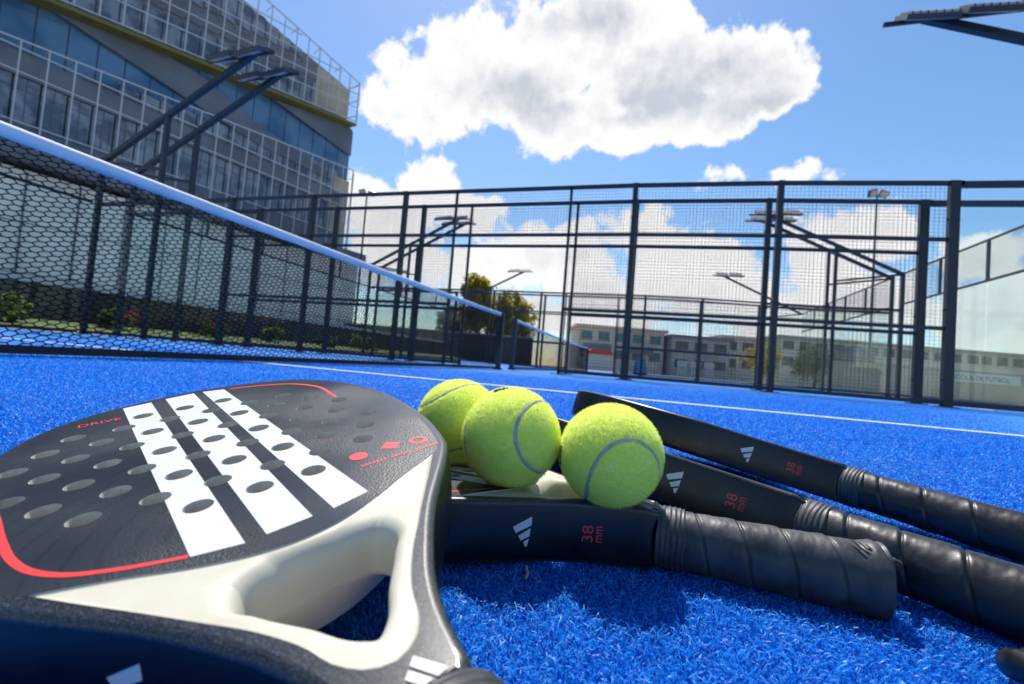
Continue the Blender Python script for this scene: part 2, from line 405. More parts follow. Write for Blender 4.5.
    # ---- red border lines, icons and lettering on the face (thin printed sheets)
    b = MB(); Z = TH+.00015
    def ribbon(P, w):
        P = smooth_curve(P, 40); Tn = np.gradient(P, axis=0); Tn /= np.linalg.norm(Tn, axis=1)[:, None]; Nn = np.stack([-Tn[:,1], Tn[:,0]], 1)
        for i in range(39):
            w0, w1 = (w(i/39), w((i+1)/39)) if callable(w) else (w, w)
            q = [P[i]-Nn[i]*w0/2, P[i+1]-Nn[i+1]*w1/2, P[i+1]+Nn[i+1]*w1/2, P[i]+Nn[i]*w0/2]
            b.quad(*[(p[0]*U, p[1]*U, Z) for p in q])
    ribbon([(-5.4,-3.95),(-4.2,-3.82),(-3.2,-3.60),(-1.85,-3.36),(-1.18,-3.20),(-.63,-2.96),(-.25,-2.65),(.14,-2.07),(.48,-1.34)], lambda t: .15-.07*t)
    b.build('red_border_line', mRED, root); b = MB()
    ribbon([(-9.12,.95),(-8.75,1.8),(-8.22,2.53),(-7.32,3.02),(-5.57,3.06)], .10)
    red = b
    dec = red.build('red_border_line', mRED, root)
    b = MB()
    def disc(cu, cv, ru, rv, n=18, hole=0):
        k0 = len(b.v); b.v += [((cu+ru*math.cos(2*math.pi*k/n))*U, (cv+rv*math.sin(2*math.pi*k/n))*U, Z) for k in range(n)]
        b.f.append(tuple(range(k0, k0+n))); b.mi.append(0)
    disc(-1.0,1.78,.19,.19); 
    k0 = len(b.v); b.v += [((-1.04+a)*U, (2.52+c)*U, Z) for a, c in ((.24,0),(0,.24),(-.24,0),(0,-.24))]; b.f.append((k0,k0+1,k0+2,k0+3)); b.mi.append(0)
    for k in range(16):
        a0, a1 = 2*math.pi*k/16, 2*math.pi*(k+1)/16
        b.quad(*[((-.86+r*math.cos(a))*U, (3.1+r*math.sin(a))*U, Z) for r, a in ((.12,a0),(.21,a0),(.21,a1),(.12,a1))])
    for k in range(22):
        t0 = 1.62+k*.078; 
        if k in (7, 14): continue
        b.quad(*[((u_)*U, v_*U, Z) for u_, v_ in ((-.55+.005*k,t0),(-.47+.005*k,t0),(-.47+.005*k,t0+.055),(-.55+.005*k,t0+.055))])
    b.build('printed_icon', mRED, root)
    # ---- lettering helper: flat text mesh -> points
    def text_pts(s, size):
        cu = bpy.data.curves.new('lettering', 'FONT'); cu.body = s; cu.size = size; cu.align_x = 'CENTER'; cu.align_y = 'CENTER'; cu.resolution_u = 3
        o = bpy.data.objects.new('lettering', cu); C.objects.link(o)
        dg = bpy.context.evaluated_depsgraph_get(); me = bpy.data.meshes.new_from_object(o.evaluated_get(dg))
        V = [tuple(v.co) for v in me.vertices]; F = [tuple(p.vertices) for p in me.polygons]
        bpy.data.objects.remove(o); bpy.data.meshes.remove(me); bpy.data.curves.remove(cu)
        return V, F
    V, F = text_pts('DRIVE', .0088)
    b = MB(); xs = [p[0] for p in V]; sx = .0205/(max(xs)-min(xs)); b.v = [(-8.03*U - y*1.0, -2.25*U + x*sx, Z) for x, y, _ in V]; b.f = [f for f in F]; b.mi = [0]*len(F)
    b.build('lettering', mRED, root)
    # ---- marks on the side of the frame (v<0 side)
    NI = [i for i in range(len(full)) if full[i][1] < 0 and full[i][0] > -3]
    Sx = np.array([full[i]*U for i in NI]); Nx = np.array([OUTN[i] for i in NI])
    al = np.concatenate([[0], np.cumsum(np.hypot(*np.diff(Sx, axis=0).T))])     # starts at the grip, runs to the head
    uu = np.array([full[i][0] for i in NI])
    def on_side(u0, x, y):                                # x runs towards the grip, y up
        s0 = np.interp(u0, uu[::-1], al[::-1]); s = s0 - x
        p = np.array([np.interp(s, al, Sx[:,0]), np.interp(s, al, Sx[:,1])]); nn = np.array([np.interp(s, al, Nx[:,0]), np.interp(s, al, Nx[:,1])])
        q = p + nn*(.0011 - .0004*abs(y/.012)); return (q[0], q[1], y)
    b = MB()
    for poly in ([(-6.6,3.2),(6.6,9.9),(6.6,4.2),(-4.2,-.7)], [(-2.4,-2.4),(6.1,2.4),(5.8,-2.8),(0,-5.6)], [(1.8,-6.4),(5.6,-4.2),(4.7,-9.5),(3.2,-9.5)]):
        A, B_, C_, D_ = [np.array(p)*.92e-3 for p in poly]; nn = 8
        for k in range(nn):
            t0, t1 = k/nn, (k+1)/nn
            b.quad(*[on_side(1.45, *p) for p in (D_+(C_-D_)*t0, D_+(C_-D_)*t1, A+(B_-A)*t1, A+(B_-A)*t0)])
    b.build('three_bar_emblem', mWHITE, root)
    b = MB()
    for s, size, ox, ln in (('38', .0105, -.0036, .0100), ('mm', .0088, .0040, .0098)):
        V, F = text_pts(s, size); xs = [p[0] for p in V]; ys = [p[1] for p in V]; k = ln/(max(xs)-min(xs)); cy = (max(ys)+min(ys))/2; cx = (max(xs)+min(xs))/2
        n0 = len(b.v); b.v += [on_side(3.08, ox-(y-cy), (x-cx)*k) for x, y, _ in V]; b.f += [tuple(n0+i for i in f) for f in F]; b.mi += [0]*len(F)
    b.build('thickness_marking', mRED, root)
    # white emblem bars on top of the throat
    b = MB()
    for q4 in ([(4.13,.14),(4.21,.05),(4.5,.2),(4.48,.33)], [(4.25,.02),(4.32,-.06),(4.5,.04),(4.49,.15)], [(4.36,-.09),(4.42,-.16),(4.5,-.11),(4.5,-.02)]):
        b.quad(*[(u_*U, v_*U, TH+.0004) for u_, v_ in q4])
    em = b.build('throat_emblem', mWHITE, root)
    # ---- handle: rubber collar, spiral wrap, butt cap, braided cord
    b = MB(); X0 = 4.62*U; n = 40; m = 36
    for i in range(m+1):
        t = i/m; x = X0 + .017*t
        r = .0187 + .0003*math.sin(t*2*math.pi*5.5) + .0005*math.sin(math.pi*t)
        if i in (0, m): r -= .0012
        for k in range(n):
            a = 2*math.pi*k/n; rr = r + .00025*noise.noise(Vector((math.cos(a)*2, math.sin(a)*2, t*9)))
            b.v.append((x + .0012*noise.noise(Vector((math.cos(a)*1.5, math.sin(a)*1.5, t*4+3))), rr*math.cos(a)*.97, rr*math.sin(a)))
    for i in range(m):
        for k in range(n): q = (k+1) % n; b.f.append((i*n+k, i*n+q, i*n+n+q, i*n+n+k)); b.mi.append(0)
    b.f.append(tuple(reversed(range(n)))); b.mi.append(0)
    b.build('grip_collar', mCOLLAR, root, True)
    b = MB(); X1 = X0+.0165; GL = .115-(X1-4.9*U); m = 230; n = 56; pitch = .0235
    for i in range(m+1):
        t = i/m; x = X1+GL*t
        for k in range(n):
            a = 2*math.pi*k/n
            ph = ((x-X1)/pitch - a/(2*math.pi)) % 1.0
            st = .0007*ph - .0013*math.exp(-((ph if ph < .5 else ph-1)/.03)**2)
            r = .0172 + .0014*t + st + .0005*noise.noise(Vector((x*110, math.cos(a)*1.6, math.sin(a)*1.6))) + .00018*noise.noise(Vector((x*420, math.cos(a)*6, math.sin(a)*6)))
            if t > .86: r += .0016*min(1, (t-.86)/.06)
            if t > .975: r -= .0042*((t-.975)/.025)**2.2
            b.v.append((x, r*math.cos(a)*.98, r*math.sin(a)*1.02))
    for i in range(m):
        for k in range(n): q = (k+1) % n; b.f.append((i*n+k, i*n+q, i*n+n+q, i*n+n+k)); b.mi.append(0)
    b.f.append(tuple(m*n+k for k in range(n))); b.mi.append(0)
    b.f.append(tuple(reversed(range(n)))); b.mi.append(0)
    gr = b.build('grip', mGRIP, root, True)
    gr.data.polygons[len(gr.data.polygons)-1].use_smooth = False; gr.data.polygons[len(gr.data.polygons)-2].use_smooth = False
    # logo pressed into the grip near the butt
    b = MB(); E_ = X1+GL
    def on_grip(x, a): r_ = .0206+.0002*math.sin(a*7); return (x, -r_*math.sin(a)*.98, r_*math.cos(a)*1.02)
    for x0, a0, x1, a1 in ((E_-.0195,.25,E_-.0145,.62),(E_-.0160,.30,E_-.0125,.56),(E_-.0130,.35,E_-.0108,.50)):
        for k in range(5):
            t0, t1 = k/5, (k+1)/5
            b.quad(on_grip(x0+(x1-x0)*t0, a0+(a1-a0)*t0), on_grip(x0+(x1-x0)*t0+.0014, a0+(a1-a0)*t0), on_grip(x0+(x1-x0)*t1+.0014, a0+(a1-a0)*t1), on_grip(x0+(x1-x0)*t1, a0+(a1-a0)*t1))
    b.build('pressed_emblem', mGRIP, root)
    return root

def place(o, Mx, scale_y=1.0):
    o.matrix_world = Mx @ Matrix.Diagonal((1, scale_y, 1, 1))
rk1 = make_racket()
def pose_main():
    ax = Vector((.85514692,-.50902422,-.09807183)).normalized(); n = Vector((-.0387651,-.25145069,.96709349)).normalized()
    pv = n.cross(ax).normalized(); n = ax.cross(pv)
    mid = Vector((2.28713005,-7.11042366,.05744954)) - n*TH
    return Matrix(((ax.x,pv.x,n.x,mid.x),(ax.y,pv.y,n.y,mid.y),(ax.z,pv.z,n.z,mid.z),(0,0,0,1)))
def pose_q(q):
    az, p, ro = q[3:]
    x = Vector((math.cos(az)*math.cos(p), math.sin(az)*math.cos(p), math.sin(p)))
    y = Vector((-math.sin(az), math.cos(az), 0)); z = x.cross(y)
    y2 = y*math.cos(ro)+z*math.sin(ro); z2 = z*math.cos(ro)-y*math.sin(ro)
    B = Matrix(((RIGHT.x,FWD.x,0),(RIGHT.y,FWD.y,0),(0,0,1)))
    x, y2, z2 = B @ x, B @ y2, B @ z2
    o = W(q[0], q[1], q[2]) - x*(4.9*U)
    return Matrix(((x.x,y2.x,z2.x,o.x),(x.y,y2.y,z2.y,o.y),(x.z,y2.z,z2.z,o.z),(0,0,0,1)))
Q2 = [0.1085,0.3010,0.0192,-0.35134085995845926,-0.011212861373969377,-0.02187465681412217]
Q3 = [0.2182,0.3258,0.0243,-0.9504749,-0.0620,-.245]
Q4 = [.3448,.461,.0271,R(-54.18),R(-4.9),R(-13.61)]
GR = 'padel rackets lying on the blue turf'
tag(rk1, 'large foreground black racket, perforated face up with three white stripes and cream throat', 'padel racket', GR)
rk2 = copy_tree(rk1); tag(rk2, 'black racket beneath the tennis balls, its whole grip ending in view on the turf', 'padel racket', GR)
rk3 = copy_tree(rk1); tag(rk3, 'middle of the three black racket handles at right, behind the frontmost handle', 'padel racket', GR)
rk4 = copy_tree(rk1); tag(rk4, 'rearmost black racket at right, its thick rounded rim rising behind the balls', 'padel racket', GR)
place(rk1, pose_main()); place(rk2, pose_q(Q2), .92); place(rk3, pose_q(Q3), .92); place(rk4, pose_q(Q4), 1.0)
for ch in kids(rk1):
    if ch.name.startswith('grip'): ch.scale = (1, 1.2, 1.2)
for rk_, sx in ((rk3, 1.2), (rk4, 1.35)):
    for ch in kids(rk_):
        if ch.name.split('.')[0] in ('grip', 'pressed_emblem'): ch.scale = (sx, 1, 1); ch.location.x = (4.62*U+.0165)*(1-sx)
for ch in kids(rk2):
    if ch.name.split('.')[0] == 'grip':
        ch.data = ch.data.copy(); ch.data.materials[0] = mDUSTY
def cord(parent, pts, r):
    """two strands twisted round each other"""
    P = smooth_curve([p[:2] for p in pts], 60); Zs = np.interp(np.linspace(0,1,60), np.linspace(0,1,len(pts)), [p[2] for p in pts])
    b = MB()
    for ph in (0, math.pi):
        L = []
        for i in range(60):
            a = i*.75+ph; L.append((P[i][0], P[i][1]+r*.8*math.cos(a), Zs[i]+r*.8*math.sin(a)))
        b.tube(L, r, 7)
    b.build('wrist_cord', mCORD, parent, True)
EX = 4.9*U+.115
cord(rk2, [(EX-.003,.004,.007),(EX+.004,.009,.009),(EX+.010,.016,.006),(EX+.014,.025,.004)], .0019)
# wrist strap of the middle racket, a ribbed loop lying on the turf
b = MB(); L = []
Minv = pose_q(Q3).inverted()
for i in range(41):
    a = 2*math.pi*i/40; p = W(.2475+.026*math.cos(a), .190+.024*math.sin(a), .012+.006*math.sin(a*2+1)); q = Minv @ p; L.append((q.x, q.y/.92, q.z))
b.tube(L, [.0058+.0006*math.sin(i*2.6) for i in range(41)], 12)
q = b.build('wrist_strap', mGRIP, rk3, True)

# ------------------------------------------------------------------ tennis balls
def felt():
    m = mat('yellow_felt', (.88,.97,.15), .95, spec=.15, sheen=1.0)
    noisy(m, (.82,.95,.11), (.93,.98,.22), 160, 5, .3, .7, bump=.5, bdist=.0012, bscale=420)
    b = bsdf(m); b.inputs['Sheen Tint'].default_value = (.8,1,.35,1); b.inputs['Sheen Roughness'].default_value = .5
    b.inputs['Subsurface Weight'].default_value = 0
    return m
mFELT = felt()
mFUZZ = mat('felt_fibre', (.92,.98,.26), .9, spec=.1)
_tr = nd(mFUZZ, 'ShaderNodeBsdfTranslucent', Color=(.93,.99,.26,1)); _mx = nd(mFUZZ, 'ShaderNodeMixShader'); _mx.inputs[0].default_value = .45
lk(mFUZZ, bsdf(mFUZZ).outputs[0], _mx.inputs[1]); lk(mFUZZ, _tr.outputs[0], _mx.inputs[2]); lk(mFUZZ, _mx.outputs[0], mFUZZ.node_tree.nodes['Material Output'].inputs['Surface'])
mSEAM = noisy(mat('grey_rubber_seam', (.42,.43,.36), .8), (.36,.37,.31), (.47,.48,.41), 200, bump=.2, bdist=.0005)
mMARK = mat('black_ball_print', (.01,.012,.01), .8)
def seam_pts(n):
    t = np.linspace(0, 2*math.pi, n, endpoint=False); a, b_ = .80, .20
    return np.stack([a*np.cos(t)+b_*np.cos(3*t), a*np.sin(t)-b_*np.sin(3*t), 2*math.sqrt(a*b_)*np.sin(2*t)], 1)
def make_ball(seed):
    root = empty('tennis_ball'); rg = np.random.default_rng(seed); RB = .0328
    b = MB(); nu, nv = 96, 64
    SP = seam_pts(300)
    for j in range(nv+1):
        th = math.pi*j/nv
        for i in range(nu):
            ph = 2*math.pi*i/nu; d = np.array([math.sin(th)*math.cos(ph), math.sin(th)*math.sin(ph), math.cos(th)])
            ds = np.sqrt(((SP-d)**2).sum(1).min())*RB
            r = RB + .00035*noise.noise(Vector(d*9)) - .0006*math.exp(-(ds/.0022)**2)
            b.v.append(tuple(d*r))
    for j in range(nv):
        for i in range(nu): k = (i+1) % nu; b.f.append((j*nu+i, j*nu+nu+i, j*nu+nu+k, j*nu+k)); b.mi.append(0)
    felt_o = b.build('felt_cover', mFELT, root, True)
    # loose fibres
    N = 34000; d = rg.normal(size=(N,3)); d /= np.linalg.norm(d, axis=1)[:,None]
    keep = np.array([((SP-x)**2).sum(1).min() for x in d])**.5*RB > .0012; d = d[keep]; N = len(d)
    tg = rg.normal(size=(N,3)); tg -= d*(tg*d).sum(1)[:,None]; tg /= np.linalg.norm(tg, axis=1)[:,None]
    ln = rg.uniform(.0008,.0025,N)[:,None]; w = np.cross(d, tg)*.00006
    p0 = d*(RB-.0002); p1 = p0+d*ln*.55+tg*ln*.55; p2 = p1+d*ln*.15+tg*ln*.5
    V = np.concatenate([p0-w, p0+w, p1+w, p1-w, p2], 0); I = np.arange(N)
    F = [(i, i+N, i+2*N, i+3*N) for i in I] + [(i+3*N, i+2*N, i+4*N) for i in I]
    me = bpy.data.meshes.new('felt_fuzz'); me.from_pydata(V.tolist(), [], F); me.materials.append(mFUZZ); me.update()
    fz = link('felt_fuzz', me, root); fz['kind'] = 'stuff'
    # seam
    S = seam_pts(260); b = MB(); n = len(S)
    for i in range(n):
        t = S[(i+1) % n]-S[i-1]; t /= np.linalg.norm(t); s = np.cross(S[i], t)
        for k, (o, h) in enumerate(((-.0014,-.0006),(-.0009,-.0001),(0,.00015),(.0009,-.0001),(.0014,-.0006))):
            wv_ = 1+.12*noise.noise(Vector(S[i]*7)); b.v.append(tuple(S[i]*(RB+h)+s*o*wv_))
    for i in range(n):
        j = (i+1) % n
        for k in range(4): b.f.append((i*5+k, j*5+k, j*5+k+1, i*5+k+1)); b.mi.append(0)
    b.build('seam', mSEAM, root, True)
    return root
def mark(ball, local_dirs, strokes):
    """small printed strokes on the felt, given in directions on the ball"""
    b = MB()
    for st in strokes:
        L = [tuple(Vector(p).normalized()*.0333) for p in st]; b.tube(L, .00055, 5)
    b.build('printed_mark', mMARK, ball, True)
from mathutils import Quaternion
def ball_at(pos, q, label):
    o = make_ball(int(pos[0]*1e5) % 977); o.location = pos; o.rotation_mode = 'QUATERNION'; o.rotation_quaternion = Quaternion(q)
    tag(o, label, 'tennis ball', 'yellow tennis balls on the rackets'); return o
PB = {'front': ((2.4023352,-6.9515774,.0674),(-0.7828,-0.208616,0.131511,-0.571322)), 'mid': ((2.336025,-6.9589918,.0722),(-0.11688932,0.32026134,0.6630772,0.66640692)), 'back': ((2.2807912,-6.920087,.0722),(0.287787,0.528533,0.532751,-0.594987))}
ballR = ball_at(*PB['front'], 'right-hand yellow tennis ball with grey seam arching over its front, beside the stacked handles')
ballM = ball_at(*PB['mid'], 'middle yellow tennis ball with its seam curving down its right side')
ballB = ball_at(*PB['back'], 'rear yellow tennis ball half hidden behind the big racket rim and the middle ball')
def strokes_world(ball, pos, q, lists):
    """strokes given as (right, up) offsets in radii on the side that faces the photographer"""
    c = Vector(pos); f = (Vector(CAM)-c).normalized(); r = f.cross(Vector((0,0,1))).normalized()*-1; u = r.cross(f)*-1
    if u.z < 0: u = -u
    Ri = Quaternion(q).to_matrix().inverted(); out = []
    for st in lists:
        L = []
        for a, e in st:
            k = math.sqrt(max(0.0, 1-a*a-e*e)); L.append(Ri @ (r*a+u*e+f*k))
        out.append(L)
    mark(ball, None, out)
strokes_world(ballR, *PB['front'], [[(-.94,.06),(-.965,.03),(-.975,-.02)],[(-.925,.05),(-.945,-.06),(-.935,-.2),(-.925,-.3)],[(-.955,-.02),(-.955,-.15),(-.93,-.28)]])
strokes_world(ballM, *PB['mid'], [[(-.42,.86),(-.36,.905),(-.28,.925)],[(-.40,.85),(-.30,.905),(-.2,.92)],[(-.24,.94),(-.14,.945)]])

# ------------------------------------------------------------------ ground, court turf, lines
def sheet(name, x0, y0, x1, y1, z, m, nx=1, ny=1):
    b = MB()
    for i in range(nx):
        for j in range(ny):
            xa, xb = x0+(x1-x0)*i/nx, x0+(x1-x0)*(i+1)/nx; ya, yb = y0+(y1-y0)*j/ny, y0+(y1-y0)*(j+1)/ny
            b.quad((xa,ya,z),(xb,ya,z),(xb,yb,z),(xa,yb,z))
    o = b.build(name, m); tag(o, kind='structure'); return o
sheet('ground', -900,-900,900,900, -.024, M['ground'])
sheet('court_surface', -10.1,-10.1,10.1,10.9, -.0085, M['turf'])
sheet('far_court_surface', -10.1,11.2,10.1,21.6, -.0085, M['turf'])
b = MB()
b.box(-6.95,-5.028,-.02,6.95,-4.972,-.0005)
o = b.build('court_line', M['line']); tag(o, kind='structure')
b = MB(); b.box(-6.95,5.675,-.02,6.95,5.725,-.001); b.box(6.9,.75,-.02,6.95,10.6,-.0012); b.box(-6.95,.75,-.02,-6.9,10.6,-.0012)
o = b.build('court_line', M['line']); tag(o, kind='structure')
b = MB(); b.box(6.95,-10,-.02,7.0,-.05,-.0012); b.box(-7.0,-10,-.02,-6.95,-.05,-.0012)
o = b.build('court_line', M['line']); tag(o, kind='structure')

def turf_fibres():
    rg = np.random.default_rng(3)
    P = []; Wd = []; Hh = []
    def patch(f0, f1, dens, w, h, side, ramp_in=0.0, ramp_out=0.0):
        # pile between f0 and f1 metres ahead, thinning out softly at its edges
        half = .35+side*f1; n = int(dens*(f1-f0)*2*half)
        f = rg.uniform(f0, f1, n); r = rg.uniform(-half, half, n)
        lim = .35+side*f
        p = np.clip((lim-np.abs(r))/(.30+.35*f), 0, 1)
        if ramp_in: p *= np.clip((f-f0)/ramp_in, 0, 1)
        if ramp_out: p *= np.clip((f1-f)/ramp_out, 0, 1)
        k = rg.random(n) < p; f, r = f[k], r[k]; n = len(f)
        P.append(np.stack([r, f], 1)); Wd.append(np.full(n, w)); Hh.append(np.full(n, h))
    patch(-.15,.55,900000,.00052,.0098,.95,.25,.18)
    patch(.32,1.05,400000,.00076,.0098,1.0,.18,.3)
    patch(.7,2.0,60000,.0013,.0095,1.1,.35,.6)
    patch(-1.2,1.2,30000,.0010,.0085,.6,.5,.5)
    patch(1.4,5.5,11000,.0020,.0080,1.0,.6,2.6)
    p = np.concatenate(P); w = np.concatenate(Wd); h = np.concatenate(Hh)*rg.uniform(.55,1.15,len(p)); n = len(p)
    X = CAM.x+RIGHT.x*p[:,0]+FWD.x*p[:,1]; Y = CAM.y+RIGHT.y*p[:,0]+FWD.y*p[:,1]
    white = np.abs(Y+5) < .026; n = len(X)
    Z0 = -.0085
    # each fibre is a thin ribbon wound into a loose curl
    a = rg.uniform(0, 2*math.pi, n); turn = rg.uniform(2.0,5.5,n)*np.where(rg.random(n) < .5, -1, 1); rad = h*rg.uniform(.07,.20,n)
    la = rg.uniform(0, 2*math.pi, n); lean = h*rg.uniform(.0,.45,n); K = 5; hw = (w/2)
    rows_ = []
    for k in range(K):
        t = k/(K-1); zz = Z0 + h*(1-(1-t)**1.6) - h*.10*np.maximum(0, t-.7)*rg.random(n)*4
        cx = X + rad*(np.cos(a+turn*t)-np.cos(a)) + lean*t*t*np.cos(la); cyy = Y + rad*(np.sin(a+turn*t)-np.sin(a)) + lean*t*t*np.sin(la)
        sx, sy, sz = np.cos(a+turn*t+.4), np.sin(a+turn*t+.4), .55*np.sin(turn*t+a)
        kk = hw*(1 if k < K-1 else .7)
        rows_.append(np.stack([cx-sx*kk, cyy-sy*kk, zz-sz*kk], 1)); rows_.append(np.stack([cx+sx*kk, cyy+sy*kk, zz+sz*kk], 1))
    V = np.concatenate(rows_, 0).astype(np.float32)
    I = np.arange(n); F = np.concatenate([np.stack([I+k*n*2, I+n+k*n*2, I+3*n+k*n*2, I+2*n+k*n*2], 1) for k in range(K-1)], 0).astype(np.int32)
    me = bpy.data.meshes.new('turf_fibres'); me.vertices.add(len(V)); me.vertices.foreach_set('co', V.ravel())
    me.loops.add(F.size); me.loops.foreach_set('vertex_index', F.ravel())
    me.polygons.add(len(F)); me.polygons.foreach_set('loop_start', np.arange(0, F.size, 4, dtype=np.int32))
    me.update(calc_edges=True)
    at = me.attributes.new('tone', 'FLOAT', 'FACE'); tone = np.clip(rg.random(n)*.97 + (rg.random(n) > .97)*.06, 0, 1)
    tone = np.where(white, 1.5, tone*.98); at.data.foreach_set('value', np.tile(tone*.66, K-1).astype(np.float32))
    me.materials.append(M['fibre'])
    o = link('turf_fibres', me); tag(o, 'curly blue artificial turf fibres covering the court around the rackets', 'turf', kind='stuff')
turf_fibres()

# a dry straw lying on the turf
b = MB(); s0 = W(.018,.262,.004)
b.tube([s0, s0+Vector((.0006,.0015,.003)), s0+Vector((-.0008,.002,.0062))], [.0006,.0008,.0004], 5)
o = b.build('straw_fragment', mat('dry_straw', (.45,.33,.18), .8)); tag(o, 'tiny tan straw fragment standing on the blue turf in front of the front racket', 'debris')

# ------------------------------------------------------------------ nets
def netting_mesh():
    a, bb, c, r = .036, .0125, .0085, .0029
    ny, nz = int(9.9/a), 66
    b = MB()
    def top(y): return .92-.04*(1-((y+5)/5)**2)
    def pt(j, i):
        y = -.05-j*a + (c if (i+j) % 2 == 0 else -c)
        z = .03 + (top(-.05-j*a)-.06-.03)*i/nz
        return (0.0+.0015*math.sin(j*1.7+i), max(-9.94, min(-.06, y+.45*(z-.5))), z)
    def edge(p, q):
        p, q = Vector(p), Vector(q); d = (q-p).normalized(); x = Vector((1,0,0)); y = d.cross(x)
        n = len(b.v)
        for w in (p, q):
            for k in range(3):
                an = 2*math.pi*k/3+.5; b.v.append(tuple(w + x*(r*math.cos(an)) + y*(r*math.sin(an))))
        for k in range(3): b.f.append((n+k, n+(k+1) % 3, n+3+(k+1) % 3, n+3+k)); b.mi.append(0)
    for j in range(ny):
        for i in range(nz):
            edge(pt(j,i), pt(j,i+1))
            if (i+j) % 2 == 1 and j+1 < ny: edge(pt(j,i), pt(j+1,i))
    return b.mesh('netting', M['cord']), top
NETME, NTOP = netting_mesh()
def make_net():
    root = empty('padel_net', (0,0,0))
    link('netting', NETME, root)
    b = MB(); N = 50                                    # folded vinyl top band
    def ring(y):
        z = NTOP(y); wob = .002*math.sin(y*9)+.0015*math.sin(y*23+1)
        return [(-.006,y,z-.057+wob),(-.0075,y,z-.02),(-.006,y,z-.004),(0,y,z),(.006,y,z-.004),(.0075,y,z-.02),(.006,y,z-.057+wob),(.003,y,z-.055)]
    ys = np.linspace(-.06,-9.94,220)
    for y in ys: b.v += ring(y)
    for i in range(len(ys)-1):
        for k in range(8): q = (k+1) % 8; b.f.append((i*8+k, i*8+8+k, i*8+8+q, i*8+q)); b.mi.append(0)
    b.f.append(tuple(range(8))); b.mi.append(0)
    b.build('top_tape', M['tape'], root, True)
    b = MB(); b.box(-.012,-9.95,.0,.012,-.06,.034); b.build('bottom_tape', M['black_tape'], root)
    for y in (-.03,-9.97):
        b = MB(); b.box(-.04,y-.03,-.01,.04,y+.03,.925); b.box(-.07,y-.035,-.009,.07,y+.035,.012); b.build('net_post', M['steel'], root)
        b = MB(); b.tube([(.041,y,.80),(.075,y,.80)], .014, 8); b.bar((.07,y,.80),(.07,y,.70),.012); b.build('tension_handle', M['lamp'], root)
    return root
net1 = make_net(); tag(net1, 'long black net with white top band, running from the left edge to its post', 'net', 'nets across the courts')
net2 = copy_tree(net1); net2.location = (0,10.7,0); tag(net2, 'far small net seen through the open gate beyond the first net post', 'net', 'nets across the courts')

# ------------------------------------------------------------------ court enclosures
def wire_panel(x0, x1, z0, z1, axis='x', step=.05):
    b = MB(); t = .0013
    n = int(round((x1-x0)/step))
    for i in range(1, n):
        x = x0+(x1-x0)*i/n; b.box(x-t, -t, z0, x+t, t, z1)
    m = int(round((z1-z0)/step))
    for i in range(1, m):
        z = z0+(z1-z0)*i/m; b.box(x0, t, z-t, x1, 3*t, z+t)
    return b.mesh('wire_mesh', M['wire'])
def rail(root, x0, x1, z, h=.05, d=.04): 
    b = MB(); k = max(1, int(round((x1-x0)/1.0)))
    for i in range(k+1):
        x = x0+(x1-x0)*i/k; b.v += [(x,-d/2,z-h/2),(x,d/2,z-h/2),(x,d/2,z+h/2),(x,-d/2,z+h/2)]
    for i in range(k):
        for j in range(4): q = (j+1) % 4; b.f.append((i*4+j, i*4+q, i*4+4+q, i*4+4+j)[::-1]); b.mi.append(0)
    b.f += [(0,1,2,3), (k*4+3,k*4+2,k*4+1,k*4)]; b.mi += [0, 0]
    return b.build('rail', M['steel'], root)
def post(root, x, h, w=.08, dp=.08, bolts=True):
    b = MB(); b.box(x-w/2, -dp/2, -.012, x+w/2, dp/2, h); b.box(x-.11, -.07, -.012, x+.11, .07, .004)
    if bolts:
        for z in (.35, 1.28, 2.5): b.tube([(x-w/2-.018,0,z),(x+w/2+.018,0,z)], .012, 6)
    return b.build('post', M['steel'], root)
def glass(root, x0, x1, z0, z1):
    b = MB(); b.box(x0+.012, -.006, z0+.012, x1-.012, .006, z1-.012); return b.build('glass_panel', M['glass'], root)
def side_fence(y, label, gate=True):
    root = empty('court_side_fence', (0,y,0)); tag(root, label, 'fence', 'side fences between the courts')
    for x in (-6,-4,-2,2,4,6): post(root, x, 3.03, .075 if abs(x) < 6 else .11)
    for s in (-1, 1):
        post(root, s*1.0, 3.0, .04, .04, False); post(root, s*10, 4.05, .10, .10)
    for s in (-1, 1):
        for a, c in ((1,2),(2,4),(4,6)):
            x0, x1 = sorted((s*a, s*c))
            link('wire_mesh', wire_panel(x0, x1, .06, 2.98), root)
        x0, x1 = sorted((s*1.0, s*6.0))
        for z in (.045, 1.03, 2.23): rail(root, x0, x1, z)
        x0, x1 = sorted((s*6.06, s*10)); x0, x1 = max(x0,-9.94), min(x1,9.94); rail(root, x0, x1, .045, .06); rail(root, x0, x1, 2.98, .09)
        for a, c in ((6.08,8),(8,9.95)):
            x0, x1 = sorted((s*a, s*c)); glass(root, x0, x1, .09, 2.92)
    rail(root, -6.1, 6.1, 3.0, .06)
    rail(root, -1.0, 1.0, 2.23); link('wire_mesh', wire_panel(-1.0, 1.0, 2.26, 2.97), root)
    for ch in kids(root):                                 # the ground falls a little: the fence tops follow it towards the right end
        for v in ch.data.vertices: v.co.z *= float(np.interp(v.co.x, [2,4,6,8,9.945,9.95], [1,.988,.962,.945,.94,1])) if v.co.z > .1 else 1
    return root
fA = side_fence(0, 'nearest dark steel mesh fence with gate gap and glass end panels, bordering this court')
fB = side_fence(.7, 'second dark mesh fence standing just behind the nearest fence')
